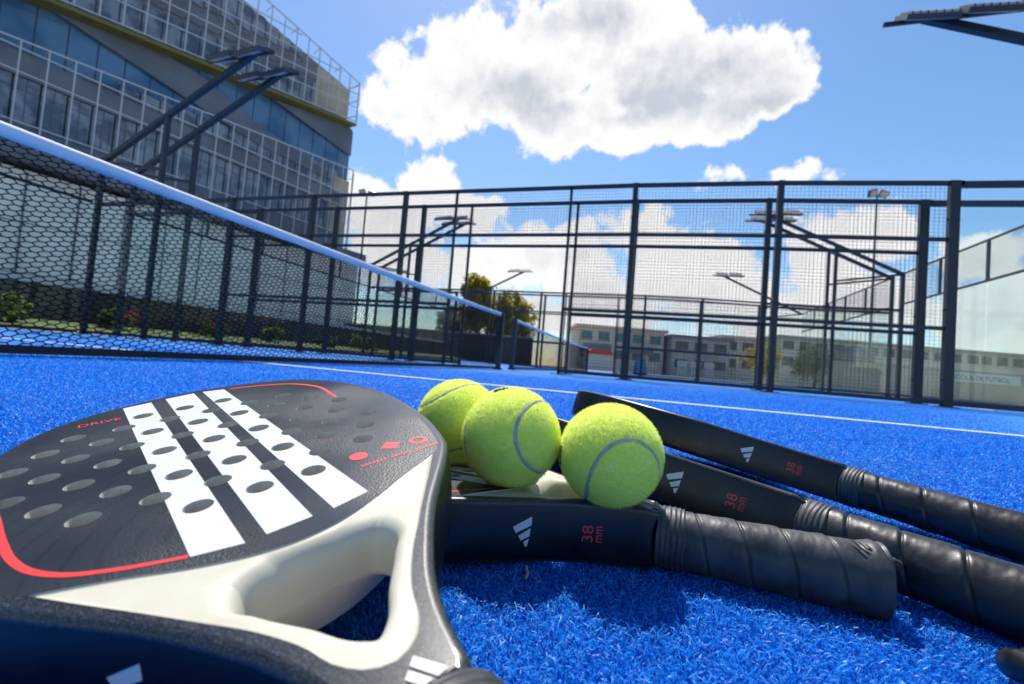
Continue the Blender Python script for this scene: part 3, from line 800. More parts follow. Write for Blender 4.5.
def end_wall(x, y0, y1, label):
    """glass to 3 m, perforated steel to 4 m, built along y"""
    root = empty('court_end_wall', (x, y0, 0), R(90)); tag(root, label, 'glass wall', 'glass end walls of the courts')
    L = y1-y0; n = 5
    for i in range(n+1):
        if i in (0, n): continue
        b = MB(); b.box(L*i/n-.03,-.03,3.026,L*i/n+.03,.03,4.02); b.build('post', M['steel'], root)
    for i in range(n): glass(root, L*i/n+.03, L*(i+1)/n-.03, .09, 2.95)
    for z, h in ((.045,.06),(3.0,.06),(4.0,.05)): rail(root, .06, L-.06, z, h)
    b = MB(); t = .0014; st = .05
    k = int(L/st)
    for i in range(1, k): b.box(i*L/k-t, -t, 3.04, i*L/k+t, t, 3.96)
    for i in range(1, 19): b.box(.06, t, 3.04+i*.92/19-t, L-.06, 3*t, 3.04+i*.92/19+t)
    b.build('wire_mesh', M['wire'], root)
    return root
end_wall(-10, -10, -.06, 'glass end wall of this court, seen at far left through the net')
end_wall(-10, .76, 10.6, 'glass end wall at the left end of the neighbouring court')
end_wall(10, .76, 10.6, 'glass end wall with a top rail rising to the right edge, behind the nearest glass panel')
end_wall(-10, 11.5, 21.3, 'farthest glass end wall on the left, beyond the neighbouring court')
end_wall(10, 11.5, 21.3, 'farthest glass end wall on the right, small behind the mesh')
fC = copy_tree(fB); fC.location = (0,10.7,0); tag(fC, 'far mesh fence along the back of the neighbouring court', 'fence', 'side fences between the courts')
fD = copy_tree(fB); fD.location = (0,11.4,0); tag(fD, 'farthest mesh fence, doubled just behind the far court fence', 'fence', 'side fences between the courts')

# floodlight brackets: an arm from the corner post over a strut up to an LED panel
def court_light(L=4.15, zt=6.06, tilt=27):
    root = empty('court_light', (0,0,0))
    b = MB(); b.bar((0,0,3.98),(L,0,zt),.10,.10); b.build('arm', M['steel'], root)
    b = MB(); b.box(1.86,-.045,-.01,1.95,.045,3.98+1.9*(zt-3.98)/L+.02); b.build('mast', M['steel'], root)
    b = MB(); b.bar((0,0,3.98),(1.9,0,3.72),.06,.06); b.build('brace', M['steel'], root)
    for s in (-1, 1):
        b = MB(); Mx = Matrix.Translation((L-.40+s*.36,0,zt+.02)) @ Matrix.Rotation(R(tilt),4,'X') @ Matrix.Rotation(R(-4),4,'Y')
        b.box(-.33,-.24,-.035,.33,.24,.035,Mx)
        for k in range(7): b.box(-.31+k*.095,-.21,.035,-.29+k*.095,.21,.07,Mx)
        l = b.build('lamp', M['lamp'], root)
        b = MB(); b.box(-.29,-.20,-.043,.29,.20,-.036,Mx); b.build('lens', M['lamp_glass'], l)
    b = MB(); b.bar((L-1.2,0,zt-.03),(L+.5,0,zt-.03),.05); b.build('crossbar', M['steel'], root)
    return root
cl = court_light(); cl2 = court_light(4.1, 5.64, -34); cl3 = court_light(4.15, 6.06, -34)
LG = 'floodlight brackets at the court corners'
spots = [((-10,0,0),0,'large floodlight arm at left, the nearer and higher of the pair crossing the office building'),
 ((-10,.7,0),0,'second large floodlight arm at left, just right of the higher one'),
 ((10.0,0,0),180,'floodlight arm cut by the top right corner, only its shaft showing'),
 ((10.0,.7,0),180,'dark floodlight arm entering from the top right with its lamp against the sky'),
 ((-10,10.7,0),0,'mid-distance floodlight arm behind the mesh left of the gate, the higher of its pair'),
 ((-10,11.4,0),0,'mid-distance floodlight arm behind the mesh left of the gate, the lower of its pair'),
 ((10,10.7,0),180,'mid-distance floodlight arm at right behind the mesh, the nearer of two sloping shafts'),
 ((10,11.4,0),180,'mid-distance floodlight arm at right behind the mesh, the farther of two sloping shafts'),
 ((-10,21.4,0),0,'distant floodlight arm above the green tree'),
 ((10,21.4,0),180,'distant small floodlight arm left of the thick mesh posts')]
for i, (p, a, lb) in enumerate(spots):
    o = cl if i == 0 else cl2 if i == 2 else copy_tree(cl2) if i == 3 else cl3 if i == 6 else copy_tree(cl3) if i in (7, 9) else copy_tree(cl)
    o.location = p; o.rotation_euler = (0,0,R(a)); tag(o, lb, 'floodlight', LG)

# slender poles with twin floodlights
def twin_pole(h):
    root = empty('floodlight_pole')
    b = MB(); b.tube([(0,0,0),(0,0,h)], [.11,.06], 10); b.build('pole', M['steel'], root)
    b = MB(); b.bar((-.45,0,h),(.45,0,h),.07); b.build('crossbar', M['steel'], root)
    for s in (-1, 1):
        Mx = Matrix.Translation((s*.42,-.1,h+.2)) @ Matrix.Rotation(R(s*18),4,'Y') @ Matrix.Rotation(R(35),4,'X'); b = MB()
        b.box(-.3,-.12,-.26,.3,.12,.26,Mx); l = b.build('lamp', M['lamp'], root)
        b = MB(); b.box(-.26,-.128,-.22,.26,-.121,.22,Mx); b.build('lens', M['lamp_glass'], l)
    return root
def at_px(u, v, depth):                                   # only used to find where a far thing stands on the ground
    pass
tp = twin_pole(15.0); tp.location = W(27.0,35.0,0); tp.rotation_euler = (0,0,R(17)); tag(tp, 'thin pole with two floodlight heads rising above the right mesh panel', 'floodlight', 'twin-headed floodlight poles')
tp2 = copy_tree(tp); tp2.location = W(-15.0,44.0,0); tp2.rotation_euler = (0,0,R(25)); tag(tp2, 'thin pole with two floodlight heads beside the office building corner', 'floodlight', 'twin-headed floodlight poles')

# ------------------------------------------------------------------ office building at left
E0 = Vector((-28.61195686,33.42818615,0)); ANG = math.atan2(.97867943,.20539369)
ob = empty('office_building', E0, ANG)                    # local x runs along the facade (towards its far end), -y faces the courts
tag(ob, 'large modern office building at left with white gridded screens and yellow soffit', 'building')
X0, X1 = -34.0, 0.0; CW = 1.22
def line1(x): return 16.37 + (x+25.69)*.0929              # sloping top of the lower screen
def yel(x): return 19.31 + (x+24.26)*.1684                # rising soffit
def roof(x): return 28.86 - (x+11.48)*.122 if x > -30 else 31.1
b = MB()
b.prism([(X0,.9,0),(X1-.3,.9,0),(X1-.3,.9,22.6),(X0,.9,18.0)], (0,14,0)); b.build('body', M['facade_back'], ob)
b = MB(); b.prism([(X0,.35,yel(X0)+.3),(X1-1.6,.35,yel(X1-1.6)+.3),(X1-1.6,.35,roof(X1-1.6)-.9),(X0,.35,roof(X0)-.9)], (0,13,0)); b.build('upper_storey_wall', M['facade_back'], ob)
b = MB(); b.box(X1-2.2,.55,0,X1-.25,12,17.6); b.build('end_wall', M['beige'], ob)
b = MB(); b.prism([(X1-5.5,.30,yel(X1-5.5)+.5),(X1-1.55,.30,yel(X1-1.55)+.5),(X1-1.55,.30,roof(X1-1.55)-1.0),(X1-5.5,.30,roof(X1-5.5)-1.2)], (0,-.06,0)); b.build('upper_end_wall', M['beige'], ob)
NC = 28
cols = [X1-1.66-CW*k for k in range(NC)]
rows = [(14.62,11.75),(10.3,7.45),(6.0,3.1)]
b = MB()
for zt, zb in ((16.0,14.62),(11.75,10.3),(7.45,6.0)): b.box(X0,.52,zb,X1-1.0,.60,zt)
b.build('spandrel', M['spandrel'], ob)
nwin = 0
for r_, (zt, zb) in enumerate(rows[:1]):
    for k in range(NC-4):
        x = cols[k]; b = MB(); b.box(x-CW+.05,.62,zb+.05,x-.05,.68,zt-.05)
        w = b.build('window', M['win_dark'], ob); nwin += 1
        b = MB(); b.box(x-CW*.5-.03,.59,zb+.06,x-CW*.5+.03,.615,zt-.06); b.box(x-CW+.06,.59,zt-.75,x-.06,.614,zt-.70); b.build('mullion', M['dark_panel'], w)
zt, zb = rows[1]
b = MB(); b.box(cols[NC-5]-CW,.62,zb+.05,cols[0],.68,zt-.05); b.build('lower_glazing', M['win_dark'], ob)
# attic windows between spandrel and sloping screen top
for k in range(0, 15):
    x = cols[k]; zt = line1(x-CW)-.1
    if zt < 16.6: continue
    b = MB(); b.box(x-CW+.05,.62,16.08,x-.05,.68,zt); b.build('window', M['win_dark'], ob)
b = MB()                                                   # white screen grid, lower
for x in cols[:NC-3] + [X1-.4]:
    b.box(x-.034,-.08,1.0,x+.034,0,line1(x))
b.bar((X0,-.04,line1(X0)),(X1-.3,-.04,line1(X1-.3)),.09,.09)
for z in (16.0,14.62,11.75,10.3,7.45,6.0): b.box(X0,-.075,z-.035,X1-.4,-.005,z+.035)
for x in cols[:NC-3]: b.bar((x,-.04,line1(x)),(x,.8,line1(x)+.0),.05)
b.build('lower_screen', M['white_frame'], ob)
b = MB()                                                   # corner cage at the end
for y in (0,1.4): b.box(X1-.3,y-.04,1,X1-.22,y+.04,line1(0)-.3)
for z in (6,10.3,14.6,17.9): b.box(X1-.3,0,z-.03,X1-.22,1.4,z+.03)
b.build('corner_cage', M['white_frame'], ob)
# blue glass band
for k in range(NC):
    xa, xb = X1-.35-CW*1.22*(k+1), X1-.35-CW*1.22*k
    if xb < -30: break
    b = MB(); b.prism([(xa+.04,.80,line1(xa)-.6),(xb-.04,.80,line1(xb)-.6),(xb-.04,.80,yel(xb)-.05),(xa+.04,.80,yel(xa)-.05)], (0,.06,0)); b.build('window', M['win_blue'], ob)
b = MB(); b.prism([(-30,.62,20.5),(-23.9,.62,19.7),(-15.3,.62,18.5),(-2.5,.62,16.9),(-2.5,.62,17.2),(-7,.62,18.15),(-10.49,.62,18.75),(-15.0,.62,19.9),(-21.5,.62,20.2),(-30,.62,21.0)][0:0] or
   [(-24.5,.62,19.45),(-15.3,.62,17.9),(-10.5,.62,17.1),(-3.0,.62,16.9),(-3.0,.62,17.6),(-7.2,.62,18.2),(-11.0,.62,18.9),(-15.0,.62,20.2),(-17.5,.62,20.4),(-20.5,.62,19.9)], (0,-.10,0)); b.build('diagonal_band', M['dark_panel'], ob)
b = MB(); b.prism([(-9.3,.62,21.6),(-.4,.62,20.3),(-.4,.62,22.9),(-1.0,.62,23.2)], (0,-.10,0)); b.build('end_wedge', M['dark_panel'], ob)
b = MB(); b.prism([(X0,-.5,yel(X0)-.12),(X1-.9,-.5,yel(X1-.9)-.12),(X1-.9,-.5,yel(X1-.9)+.10),(X0,-.5,yel(X0)+.10)], (0,1.5,0)); b.build('soffit', M['yellow'], ob)
# upper screen
b = MB()
uc = [X1-1.0-CW*k for k in range(NC)]
for x in uc: b.box(x-.034,-.5,yel(x)+.25,x+.034,-.42,roof(x))
for o_ in (0, 1.45, 2.85, 4.3, 5.75):
    xs_ = [x for x in np.linspace(X0, X1-1.0, 30) if yel(x)+.3+o_ < roof(x)-.1]
    if len(xs_) > 1: b.bar((xs_[0],-.46,yel(xs_[0])+.3+o_),(xs_[-1],-.46,yel(xs_[-1])+.3+o_),.07)
b.bar((-30,-.46,roof(-29.9)),(X1-.95,-.46,roof(X1-.95)),.08)
for x in uc[::2]: b.bar((x,-.46,roof(x)),(x,.5,roof(x)-.3),.05)
for y in (-.46,1.0): b.box(X1-.99,y-.04,yel(-1)+.2,X1-.91,y+.04,roof(X1-1))
for z in (24.2,25.8,27.4): b.box(X1-.99,-.46,z-.03,X1-.91,1.0,z+.03)
b.build('upper_screen', M['white_frame'], ob)
for j, (o0, o1) in enumerate(((.45,2.7),(4.4,6.8))):
    for k in range(3, 24):
        xb = uc[k]; xa = xb-CW; zt = min(yel(xa)+o1, roof(xb)-1.0); zb = yel(xb)+o0
        if zt-zb < .6: continue
        b = MB(); b.box(xa+.06,.24,zb,xb-.06,.30,zt); w = b.build('window', M['win_dark'], ob)
b = MB()
for k in range(3, 24):
    xb = uc[k]; xa = xb-CW; b.box(xa,.26,yel(xb)+2.9,xb,.32,yel(xa)+4.2)
b.build('spandrel', M['spandrel'], ob)
# canopy and ground floor
b = MB(); b.box(X0,-3.2,8.9,-.5,.5,9.6); b.build('canopy', M['dark_panel'], ob)
b = MB(); b.box(X0-6,-2.2,0,-.5,-1.9,8.6); b.build('ground_floor_wall', M['podium'], ob)
b = MB()
for k in range(15): b.box(X0-2+k*2.3,-2.26,0,X0-1.9+k*2.3,-2.21,8.5)
for z in (2.9,5.7): b.box(X0-6,-2.25,z-.03,-.6,-2.215,z+.03)
b.build('panel_joints', M['spandrel'], ob)

# low wall, planted bank and shrubs beyond the left end of the courts
rw = empty('garden_wall', (-15.5,-14,0)); tag(rw, 'low dark board wall with a pale coping beyond the left glass wall', 'wall')
b = MB(); b.box(-.12,0,-.02,.12,44,1.35); b.build('boards', M['slat'], rw)
b = MB(); b.box(-.2,-.02,1.352,.2,44.02,1.52); b.build('coping', M['white_frame'], rw)
b = MB(); nx = 60
for i in range(nx):
    y0, y1 = -14+44*i/nx, -14+44*(i+1)/nx
    b.quad((-15.3,y0,.30),(-12.6,y0,.0),(-12.6,y1,.0),(-15.3,y1,.30))
    b.quad((-12.6,y0,.0),(-12.5,y0,-.03),(-12.5,y1,-.03),(-12.6,y1,.0))
o = b.build('planted_bank', M['grass']); tag(o, kind='structure')
def leaf_mat(name, c1, c2):
    m = mat(name, c1, .6, spec=.3); noisy(m, c1, c2, 2.5, 3)
    tr = nd(m, 'ShaderNodeBsdfTranslucent', Color=(c2[0]*1.2, c2[1]*1.2, c2[2], 1)); mx = nd(m, 'ShaderNodeMixShader'); mx.inputs[0].default_value = .55
    lk(m, bsdf(m).outputs[0], mx.inputs[1]); lk(m, tr.outputs[0], mx.inputs[2]); lk(m, mx.outputs[0], m.node_tree.nodes['Material Output'].inputs['Surface']); return m
M['leaf_a'] = leaf_mat('green_leaves', (.07,.13,.025), (.14,.20,.045)); M['leaf_b'] = leaf_mat('olive_leaves', (.16,.18,.035), (.36,.30,.06)); M['leaf_c'] = leaf_mat('dark_leaves', (.03,.06,.02), (.07,.10,.03))
M['bark'] = noisy(mat('bark', (.09,.07,.05), .9), (.06,.045,.035), (.13,.10,.075), 8)
M['flower'] = mat('red_petals', (.55,.02,.03), .6)
def foliage(name, blobs, n, size, m, parent, seed):
    rg = np.random.default_rng(seed); V, F = [], []
    tot = sum(b_[3]**2 for b_ in blobs)
    for cx, cy, cz, rr in blobs:
        k = int(n*rr*rr/tot)
        sub = rg.normal(size=(max(4, k//40), 3)); sub /= np.linalg.norm(sub, axis=1)[:,None]; sub *= rr*rg.uniform(.55,1.0,(len(sub),1))
        for i in range(k):
            c = sub[i % len(sub)]+rg.normal(0, rr*.17, 3); p = np.array([cx,cy,cz])+c
            a = rg.normal(size=3); a /= np.linalg.norm(a); q = np.cross(a, rg.normal(size=3)); q /= np.linalg.norm(q); s = size*rg.uniform(.6,1.4); q2 = np.cross(a, q)
            j = len(V); V += [p-a*s, p+q*s*.45+q2*s*.1, p+a*s, p-q*s*.45+q2*s*.1]; F.append((j,j+1,j+2,j+3))
    me = bpy.data.meshes.new(name); me.from_pydata([tuple(map(float, v)) for v in V], [], F); me.materials.append(m); me.update(); return link(name, me, parent)
def tree(loc, h, spread, m, label, seed, group=None, n=9000):
    rg = random.Random(seed); root = empty('tree', loc); tag(root, label, 'tree', group)
    b = MB(); b.tube([(0,0,-.1),(.05,.02,h*.25),(.0,.1,h*.5),(.05,.05,h*.8)], [h*.035,h*.027,h*.02,h*.006], 9)
    blobs = []
    for k in range(9):
        a = rg.uniform(0, 6.28); z = h*rg.uniform(.42,.86); rr = spread*rg.uniform(.35,.75)*(1.15-z/h*.6)
        e = (math.cos(a)*rr, math.sin(a)*rr, z); b.tube([(0,.05,h*.3+.1*k*.1*h),(e[0]*.5,e[1]*.5,z*.85),e], [h*.012,h*.009,h*.003], 6)
        blobs.append((*e, spread*rg.uniform(.38,.58)))
    blobs += [(0,0,h*.80,spread*.5),(0,0,h*.58,spread*.62)]
    b.build('trunk', M['bark'], root, True); foliage('crown', blobs, n, h*.028, m, root, seed); return root
def shrub(loc, r, m, label, seed, group, flowers=False):
    rg = random.Random(seed); root = empty('shrub', loc); tag(root, label, 'shrub', group)
    b = MB()
    for k in range(5): a = k*1.3; b.tube([(0,0,-.2),(math.cos(a)*r*.4,math.sin(a)*r*.4,r*.7)], [.02,.008], 5)
    b.build('stem', M['bark'], root)
    foliage('foliage', [(rg.uniform(-.5,.5)*r, rg.uniform(-.5,.5)*r, r*rg.uniform(.45,.8), r*rg.uniform(.4,.6)) for _ in range(5)], 900, r*.13, m, root, seed)
    if flowers: foliage('flowers', [(rg.uniform(-.6,.6)*r, rg.uniform(-.6,.6)*r, r*.85, r*.35) for _ in range(3)], 120, r*.09, M['flower'], root, seed+1)
    return root
SG = 'shrubs along the low garden wall'
sh = [(-14.2,-2.2,.55,'a',0,'small green shrub in front of the garden wall nearest the court corner'),(-14.0,.6,.6,'a',0,'pale green shrub behind the left glass corner'),(-14.3,3.6,.62,'c',1,'low shrub with red flowers left of the paired mesh posts'),
 (-14.1,6.8,.58,'c',1,'low shrub with red flowers farther along the garden wall'),(-14.2,10,.6,'a',0,'green shrub midway along the garden wall'),(-14.2,13.5,.65,'c',0,'dark shrub near the far end of the garden wall'),(-14.3,17,.7,'a',0,'last green shrub at the far end of the garden wall'),(-14.2,-5.2,.5,'a',0,'small shrub at the left edge, low behind the net')]
for i, (x, y, r_, k, fl, lb) in enumerate(sh): shrub((x,y,.10), r_*1.05, M['leaf_'+k], lb, 40+i, SG, fl)
TG = 'trees beyond the courts'
tree(W(-3.6,46,0), 8.9, 2.0, M['leaf_b'], 'tall yellow-green tree, the left and higher of two above the far fence', 3, TG)
tree(W(-.4,50,0), 7.4, 3.2, M['leaf_b'], 'lower broad olive tree right of the taller tree', 5, TG)
tree(W(-6.5,50,0), 5.6, 2.6, M['leaf_c'], 'dark low tree left of the tall yellow-green tree behind the net', 8, TG, 5000)
tree(W(34,52,0), 4.4, 3.0, M['leaf_c'], 'low dark tree in front of the long pale building at right', 9, TG, 5000)
tree(W(27,50,0), 4.0, 2.6, M['leaf_b'], 'low olive tree behind the right mesh panel', 12, TG, 5000)
# dark screen wall behind the far court on the left
o = empty('boundary_wall', W(-16,44,0), YAW); tag(o, 'dark boundary wall below the trees behind the net', 'wall')
b = MB(); b.box(0,-.12,-.02,18,.12,2.5); b.build('boards', M['slat'], o); b = MB(); b.box(-.05,-.18,2.502,18.05,.18,2.62); b.build('coping', M['concrete'], o)

# ------------------------------------------------------------------ apartment blocks behind
M['pink'] = noisy(mat('pink_render', (.64,.45,.38), .85), (.58,.41,.35), (.70,.50,.42), .3)
M['cream_wall'] = noisy(mat('cream_render', (.66,.59,.49), .85), (.60,.53,.44), (.72,.65,.54), .25)
M['roof_tile'] = noisy(mat('pale_roof', (.42,.33,.27), .8), (.36,.28,.23), (.48,.38,.31), 1.2)
M['shutter'] = noisy(mat('teal_shutter', (.12,.22,.22), .6), (.09,.18,.18), (.15,.26,.26), 2)
M['grey_wall'] = noisy(mat('grey_render', (.42,.41,.39), .85), (.37,.36,.34), (.47,.46,.44), .4)
def block(loc, rz, w, d, h, wall, roofm, nx, floors, label, fh=2.9, gap=.3, wm=None, over=.5, roof_h=.5):
    root = empty('apartment_building', loc, rz); tag(root, label, 'building', 'apartment buildings in the distance')
    b = MB(); b.box(0,0,-.02,w,d,h); b.build('wall', wall, root)
    b = MB(); b.box(-over,-over,h+.002,w+over,d+over,h+roof_h); b.build('roof', roofm, root)
    for f in range(floors):
        for i in range(nx):
            x = w*(i+.5)/nx; z = h-(f+1)*fh+1.0; ww = w/nx*.32
            b = MB(); b.box(x-ww,-.06,z,x+ww,-.004,z+1.35); wn = b.build('window', wm or M['win_far'], root)
            b = MB(); b.box(x-ww-.1,-.16,z-.12,x+ww+.1,-.065,z-.004); b.build('sill', M['concrete'], wn)
    return root
def balcony(root, x0, x1, z):
    b = MB(); b.box(x0,-1.1,z-.12,x1,-.004,z); b.build('balcony', M['concrete'], root)
    b = MB(); b.box(x0,-1.1,z+.002,x1,-1.04,z+1.0); b.build('balcony_parapet', M['spandrel'], root)
b1 = block(W(11,78,0), YAW, 14.5, 10, 7.0, M['cream_wall'], M['pink'], 5, 2, 'pale apartment block with a pinkish roof left of the thick mesh post', wm=M['shutter'])
for x0, x1 in ((.8,5.5),(8,12.5)): balcony(b1, x0, x1, 3.3)
b2 = block(W(26.2,76,0), YAW, 9.5, 9, 6.3, M['grey_wall'], M['spandrel'], 3, 2, 'grey block with a dark flat roof behind the second mesh panel')
b3 = block(W(36.2,80,0), YAW, 6, 9, 7.2, M['cream_wall'], M['pink'], 2, 2, 'narrow cream block with a pink roof right of the grey block')
b4 = block(W(45,78,0), YAW, 34, 10, 7.8, M['cream_wall'], M['roof_tile'], 12, 2, 'long pale building with a sloping tan roof behind the right glass panel', fh=2.7)
b5 = block(W(79.5,79,0), YAW, 22, 10, 7.9, M['cream_wall'], M['roof_tile'], 8, 2, 'pale end block with small windows at the right edge', fh=2.7)
b = MB(); b.box(9,-.10,1.2,16,-.065,6.8); b.box(10,-.14,5.9,15.2,-.105,7.2); b.build('dark_recess', M['spandrel'], b4)
for i in range(3):
    b = MB(); b.box(1+2.2*i,-.08,.2,2.7+2.2*i,-.065,2.6); b.build('garage_door', M['white_frame'], b2)
# low white outbuilding with a red roof seen over the far net
rb = empty('shed', W(9.6,58,0), YAW); tag(rb, 'small white shed with a red roof above the far net', 'shed')
b = MB(); b.box(0,0,-.02,3,3,2.0); b.build('wall', M['white_frame'], rb)
b = MB(); b.prism([(-.3,-.3,2.002),(3.3,-.3,2.002),(2.6,-.3,2.6),(.4,-.3,2.6)], (0,3.6,0)); b.build('roof', mat('red_roof', (.5,.06,.05), .6), rb)
# unidentified small bluish thing, given the shape of a folding board
tb = empty('folding_board', W(5.75,20.6,0), .5); tag(tb, 'small pale blue folding board at the foot of the far fence beside a post', 'board')
for sg in (-1, 1):
    b = MB(); b.prism([(-.24,sg*.20,.0),(.24,sg*.20,.0),(.20,sg*.03,.78),(-.20,sg*.03,.78)], (0,sg*.025,0)); b.build('panel', noisy(mat('blue_board', (.20,.27,.35), .6), (.16,.23,.31), (.25,.32,.40), 5), tb)
b = MB(); b.box(-.20,-.245,.03,.20,-.232,.14); b.build('red_strip', M['flower'], tb)
# football-school banner on a fence beyond the right end wall
bn = empty('banner', W(31.5,34.5,0), YAW); tag(bn, 'pale banner with blue capital letters on a low wall behind the right glass', 'banner')
b = MB(); b.box(.6,-.03,1.35,6.4,.0,2.05); b.build('cloth', mat('pale_banner', (.60,.65,.68), .8), bn)
def text_obj(s, size, m, parent, loc):
    cu = bpy.data.curves.new('lettering', 'FONT'); cu.body = s; cu.size = size; cu.extrude = .004; cu.materials.append(m)
    o = bpy.data.objects.new('lettering', cu); C.objects.link(o); dg = bpy.context.evaluated_depsgraph_get()
    me = bpy.data.meshes.new_from_object(o.evaluated_get(dg)); bpy.data.objects.remove(o); bpy.data.curves.remove(cu)
    l = link('lettering', me, parent); l.location = loc; l.rotation_euler = (R(90),0,0); return l
text_obj('ESCOLA DE FUTBOL', .50, mat('blue_letters', (.02,.05,.22), .7), bn, (1.05,-.045,1.52))
lw = empty('low_wall', W(24,34.6,0), YAW); tag(lw, 'long low grey wall carrying the banner behind the right glass', 'wall')
b = MB(); b.box(0,.01,-.02,34,.25,2.1); b.build('wall', M['grey_wall'], lw)
b = MB(); b.box(-.05,-.02,2.102,34.05,.28,2.2); b.build('coping', M['concrete'], lw)

# ------------------------------------------------------------------ sky with cumulus
def pix_dir(u, v):
    f2 = FWD*math.cos(PIT)+Vector((0,0,1))*math.sin(PIT); u2 = Vector((0,0,1))*math.cos(PIT)-FWD*math.sin(PIT)
    r3 = RIGHT*math.cos(ROL)-u2*math.sin(ROL); u3 = u2*math.cos(ROL)+RIGHT*math.sin(ROL)
    return (f2+r3*((u-512)/FPX)-u3*((v-342)/FPX)).normalized()
def azel(u, v):
    d = pix_dir(u, v); return math.atan2(d.dot(RIGHT), d.dot(FWD)), math.asin(d.z)
SUN_AZ = YAW + R(5); SUN_EL = R(60)                        # to the left of +Y
def sky():
    w = bpy.data.worlds.new('World'); sc.world = w; w.use_nodes = True; nt = w.node_tree; nt.nodes.clear()
    N = nt.nodes.new; Lk = nt.links.new
    out = N('ShaderNodeOutputWorld'); bg = N('ShaderNodeBackground'); Lk(bg.outputs[0], out.inputs[0]); bg.inputs['Strength'].default_value = SKY_STRENGTH
    st = N('ShaderNodeTexSky'); st.sky_type = 'NISHITA'; st.sun_disc = False; st.sun_elevation = SUN_EL; st.sun_rotation = -SUN_AZ
    st.air_density = 1.0; st.dust_density = .4; st.ozone_density = 1.5
    tc = N('ShaderNodeTexCoord')
    def M_(op, a, b=None, c=None, clamp=False):
        n = N('ShaderNodeMath'); n.operation = op; n.use_clamp = clamp
        for i, x in enumerate((a, b, c)):
            if x is None: continue
            if isinstance(x, (int, float)): n.inputs[i].default_value = x
            else: Lk(x, n.inputs[i])
        return n.outputs[0]
    def dot(v):
        n = N('ShaderNodeVectorMath'); n.operation = 'DOT_PRODUCT'; Lk(tc.outputs['Generated'], n.inputs[0]); n.inputs[1].default_value = v; return n.outputs['Value']
    az = M_('ARCTAN2', dot(RIGHT), dot(FWD)); el = M_('ARCSINE', dot((0,0,1)))
    cb = N('ShaderNodeCombineXYZ'); Lk(az, cb.inputs[0]); Lk(el, cb.inputs[1])
    def fbm(scale, detail, rough, off=(0,0,0), sy=1.0):
        mp = N('ShaderNodeMapping'); mp.inputs['Location'].default_value = off; mp.inputs['Scale'].default_value = (1, sy, 1); Lk(cb.outputs[0], mp.inputs['Vector'])
        n = N('ShaderNodeTexNoise'); n.inputs['Scale'].default_value = scale; n.inputs['Detail'].default_value = detail; n.inputs['Roughness'].default_value = rough
        Lk(mp.outputs[0], n.inputs['Vector']); return n.outputs['Fac']
    def field(blobs):
        acc = None
        for (u, v, ru, rv, *amp) in blobs:
            a, e = azel(u, v); a2, _ = azel(u+ru*.5, v); a1, _ = azel(u-ru*.5, v); _, e2 = azel(u, v-rv*.5); _, e1 = azel(u, v+rv*.5)
            sb = N('ShaderNodeVectorMath'); sb.operation = 'SUBTRACT'; Lk(cb.outputs[0], sb.inputs[0]); sb.inputs[1].default_value = (a, e, 0)
            ml = N('ShaderNodeVectorMath'); ml.operation = 'MULTIPLY'; Lk(sb.outputs[0], ml.inputs[0]); ml.inputs[1].default_value = (1/(a2-a1), 1/(e2-e1), 0)
            ln = N('ShaderNodeVectorMath'); ln.operation = 'LENGTH'; Lk(ml.outputs[0], ln.inputs[0])
            d = M_('MULTIPLY', M_('SUBTRACT', 1.0, ln.outputs['Value']), amp[0] if amp else 1.0)
            acc = d if acc is None else M_('SMOOTH_MAX', acc, d, .25)
        return acc
    big = field(CLOUD_BIG); low = field(CLOUD_LOW)
    dmax = M_('SMOOTH_MAX', big, low, .05)
    # scattered cloud everywhere else in the sky (seen only in reflections)
    gen = M_('SUBTRACT', M_('MULTIPLY', fbm(2.2, 4, .55, (5,3,0)), 3.2), 2.15)
    away = M_('SMOOTHSTEP' if False else 'SUBTRACT', M_('ABSOLUTE', az), 1.0)
    gen = M_('MINIMUM', gen, M_('MULTIPLY', away, 3.0))
    dmax = M_('MAXIMUM', dmax, gen)
    n1 = fbm(6.0, 10, .58); n2 = fbm(30, 8, .65, (3,1,0))
    def billow(off, scale):
        mp = N('ShaderNodeMapping'); mp.inputs['Location'].default_value = off; Lk(cb.outputs[0], mp.inputs['Vector'])
        wn = N('ShaderNodeTexNoise'); wn.inputs['Scale'].default_value = scale*1.3; wn.inputs['Detail'].default_value = 6; Lk(mp.outputs[0], wn.inputs['Vector'])
        ad = N('ShaderNodeVectorMath'); ad.operation = 'MULTIPLY_ADD'; Lk(wn.outputs['Color'], ad.inputs[0]); ad.inputs[1].default_value = (.07,.07,0); Lk(mp.outputs[0], ad.inputs[2])
        v = N('ShaderNodeTexVoronoi'); v.feature = 'SMOOTH_F1'; v.voronoi_dimensions = '2D'; v.normalize = True
        v.inputs['Scale'].default_value = scale; v.inputs['Detail'].default_value = 4.0; v.inputs['Roughness'].default_value = .55; v.inputs['Smoothness'].default_value = .25
        Lk(ad.outputs[0], v.inputs['Vector']); return M_('SUBTRACT', .38, v.outputs['Distance'])
    b0 = billow((0,0,0), 9.0)
    dens = M_('ADD', M_('ADD', dmax, M_('MULTIPLY', b0, 1.25)), M_('ADD', M_('MULTIPLY', M_('SUBTRACT', n1, .5), 1.1), M_('MULTIPLY', M_('SUBTRACT', n2, .5), .55)))
    def sstep(x, lo, hi):
        n = N('ShaderNodeMapRange'); n.interpolation_type = 'SMOOTHSTEP'; n.inputs['From Min'].default_value = lo; n.inputs['From Max'].default_value = hi; Lk(x, n.inputs['Value']); return n.outputs['Result']
    mask = sstep(dens, .10, .30)
    # grey undersides and cores where the cloud is thick, white sunlit billows elsewhere
    core = field(CLOUD_CORE); soft = fbm(6.5, 5, .55, (1.5,2.5,0))
    relief = M_('SUBTRACT', b0, billow((-.004,.022,0), 9.0))
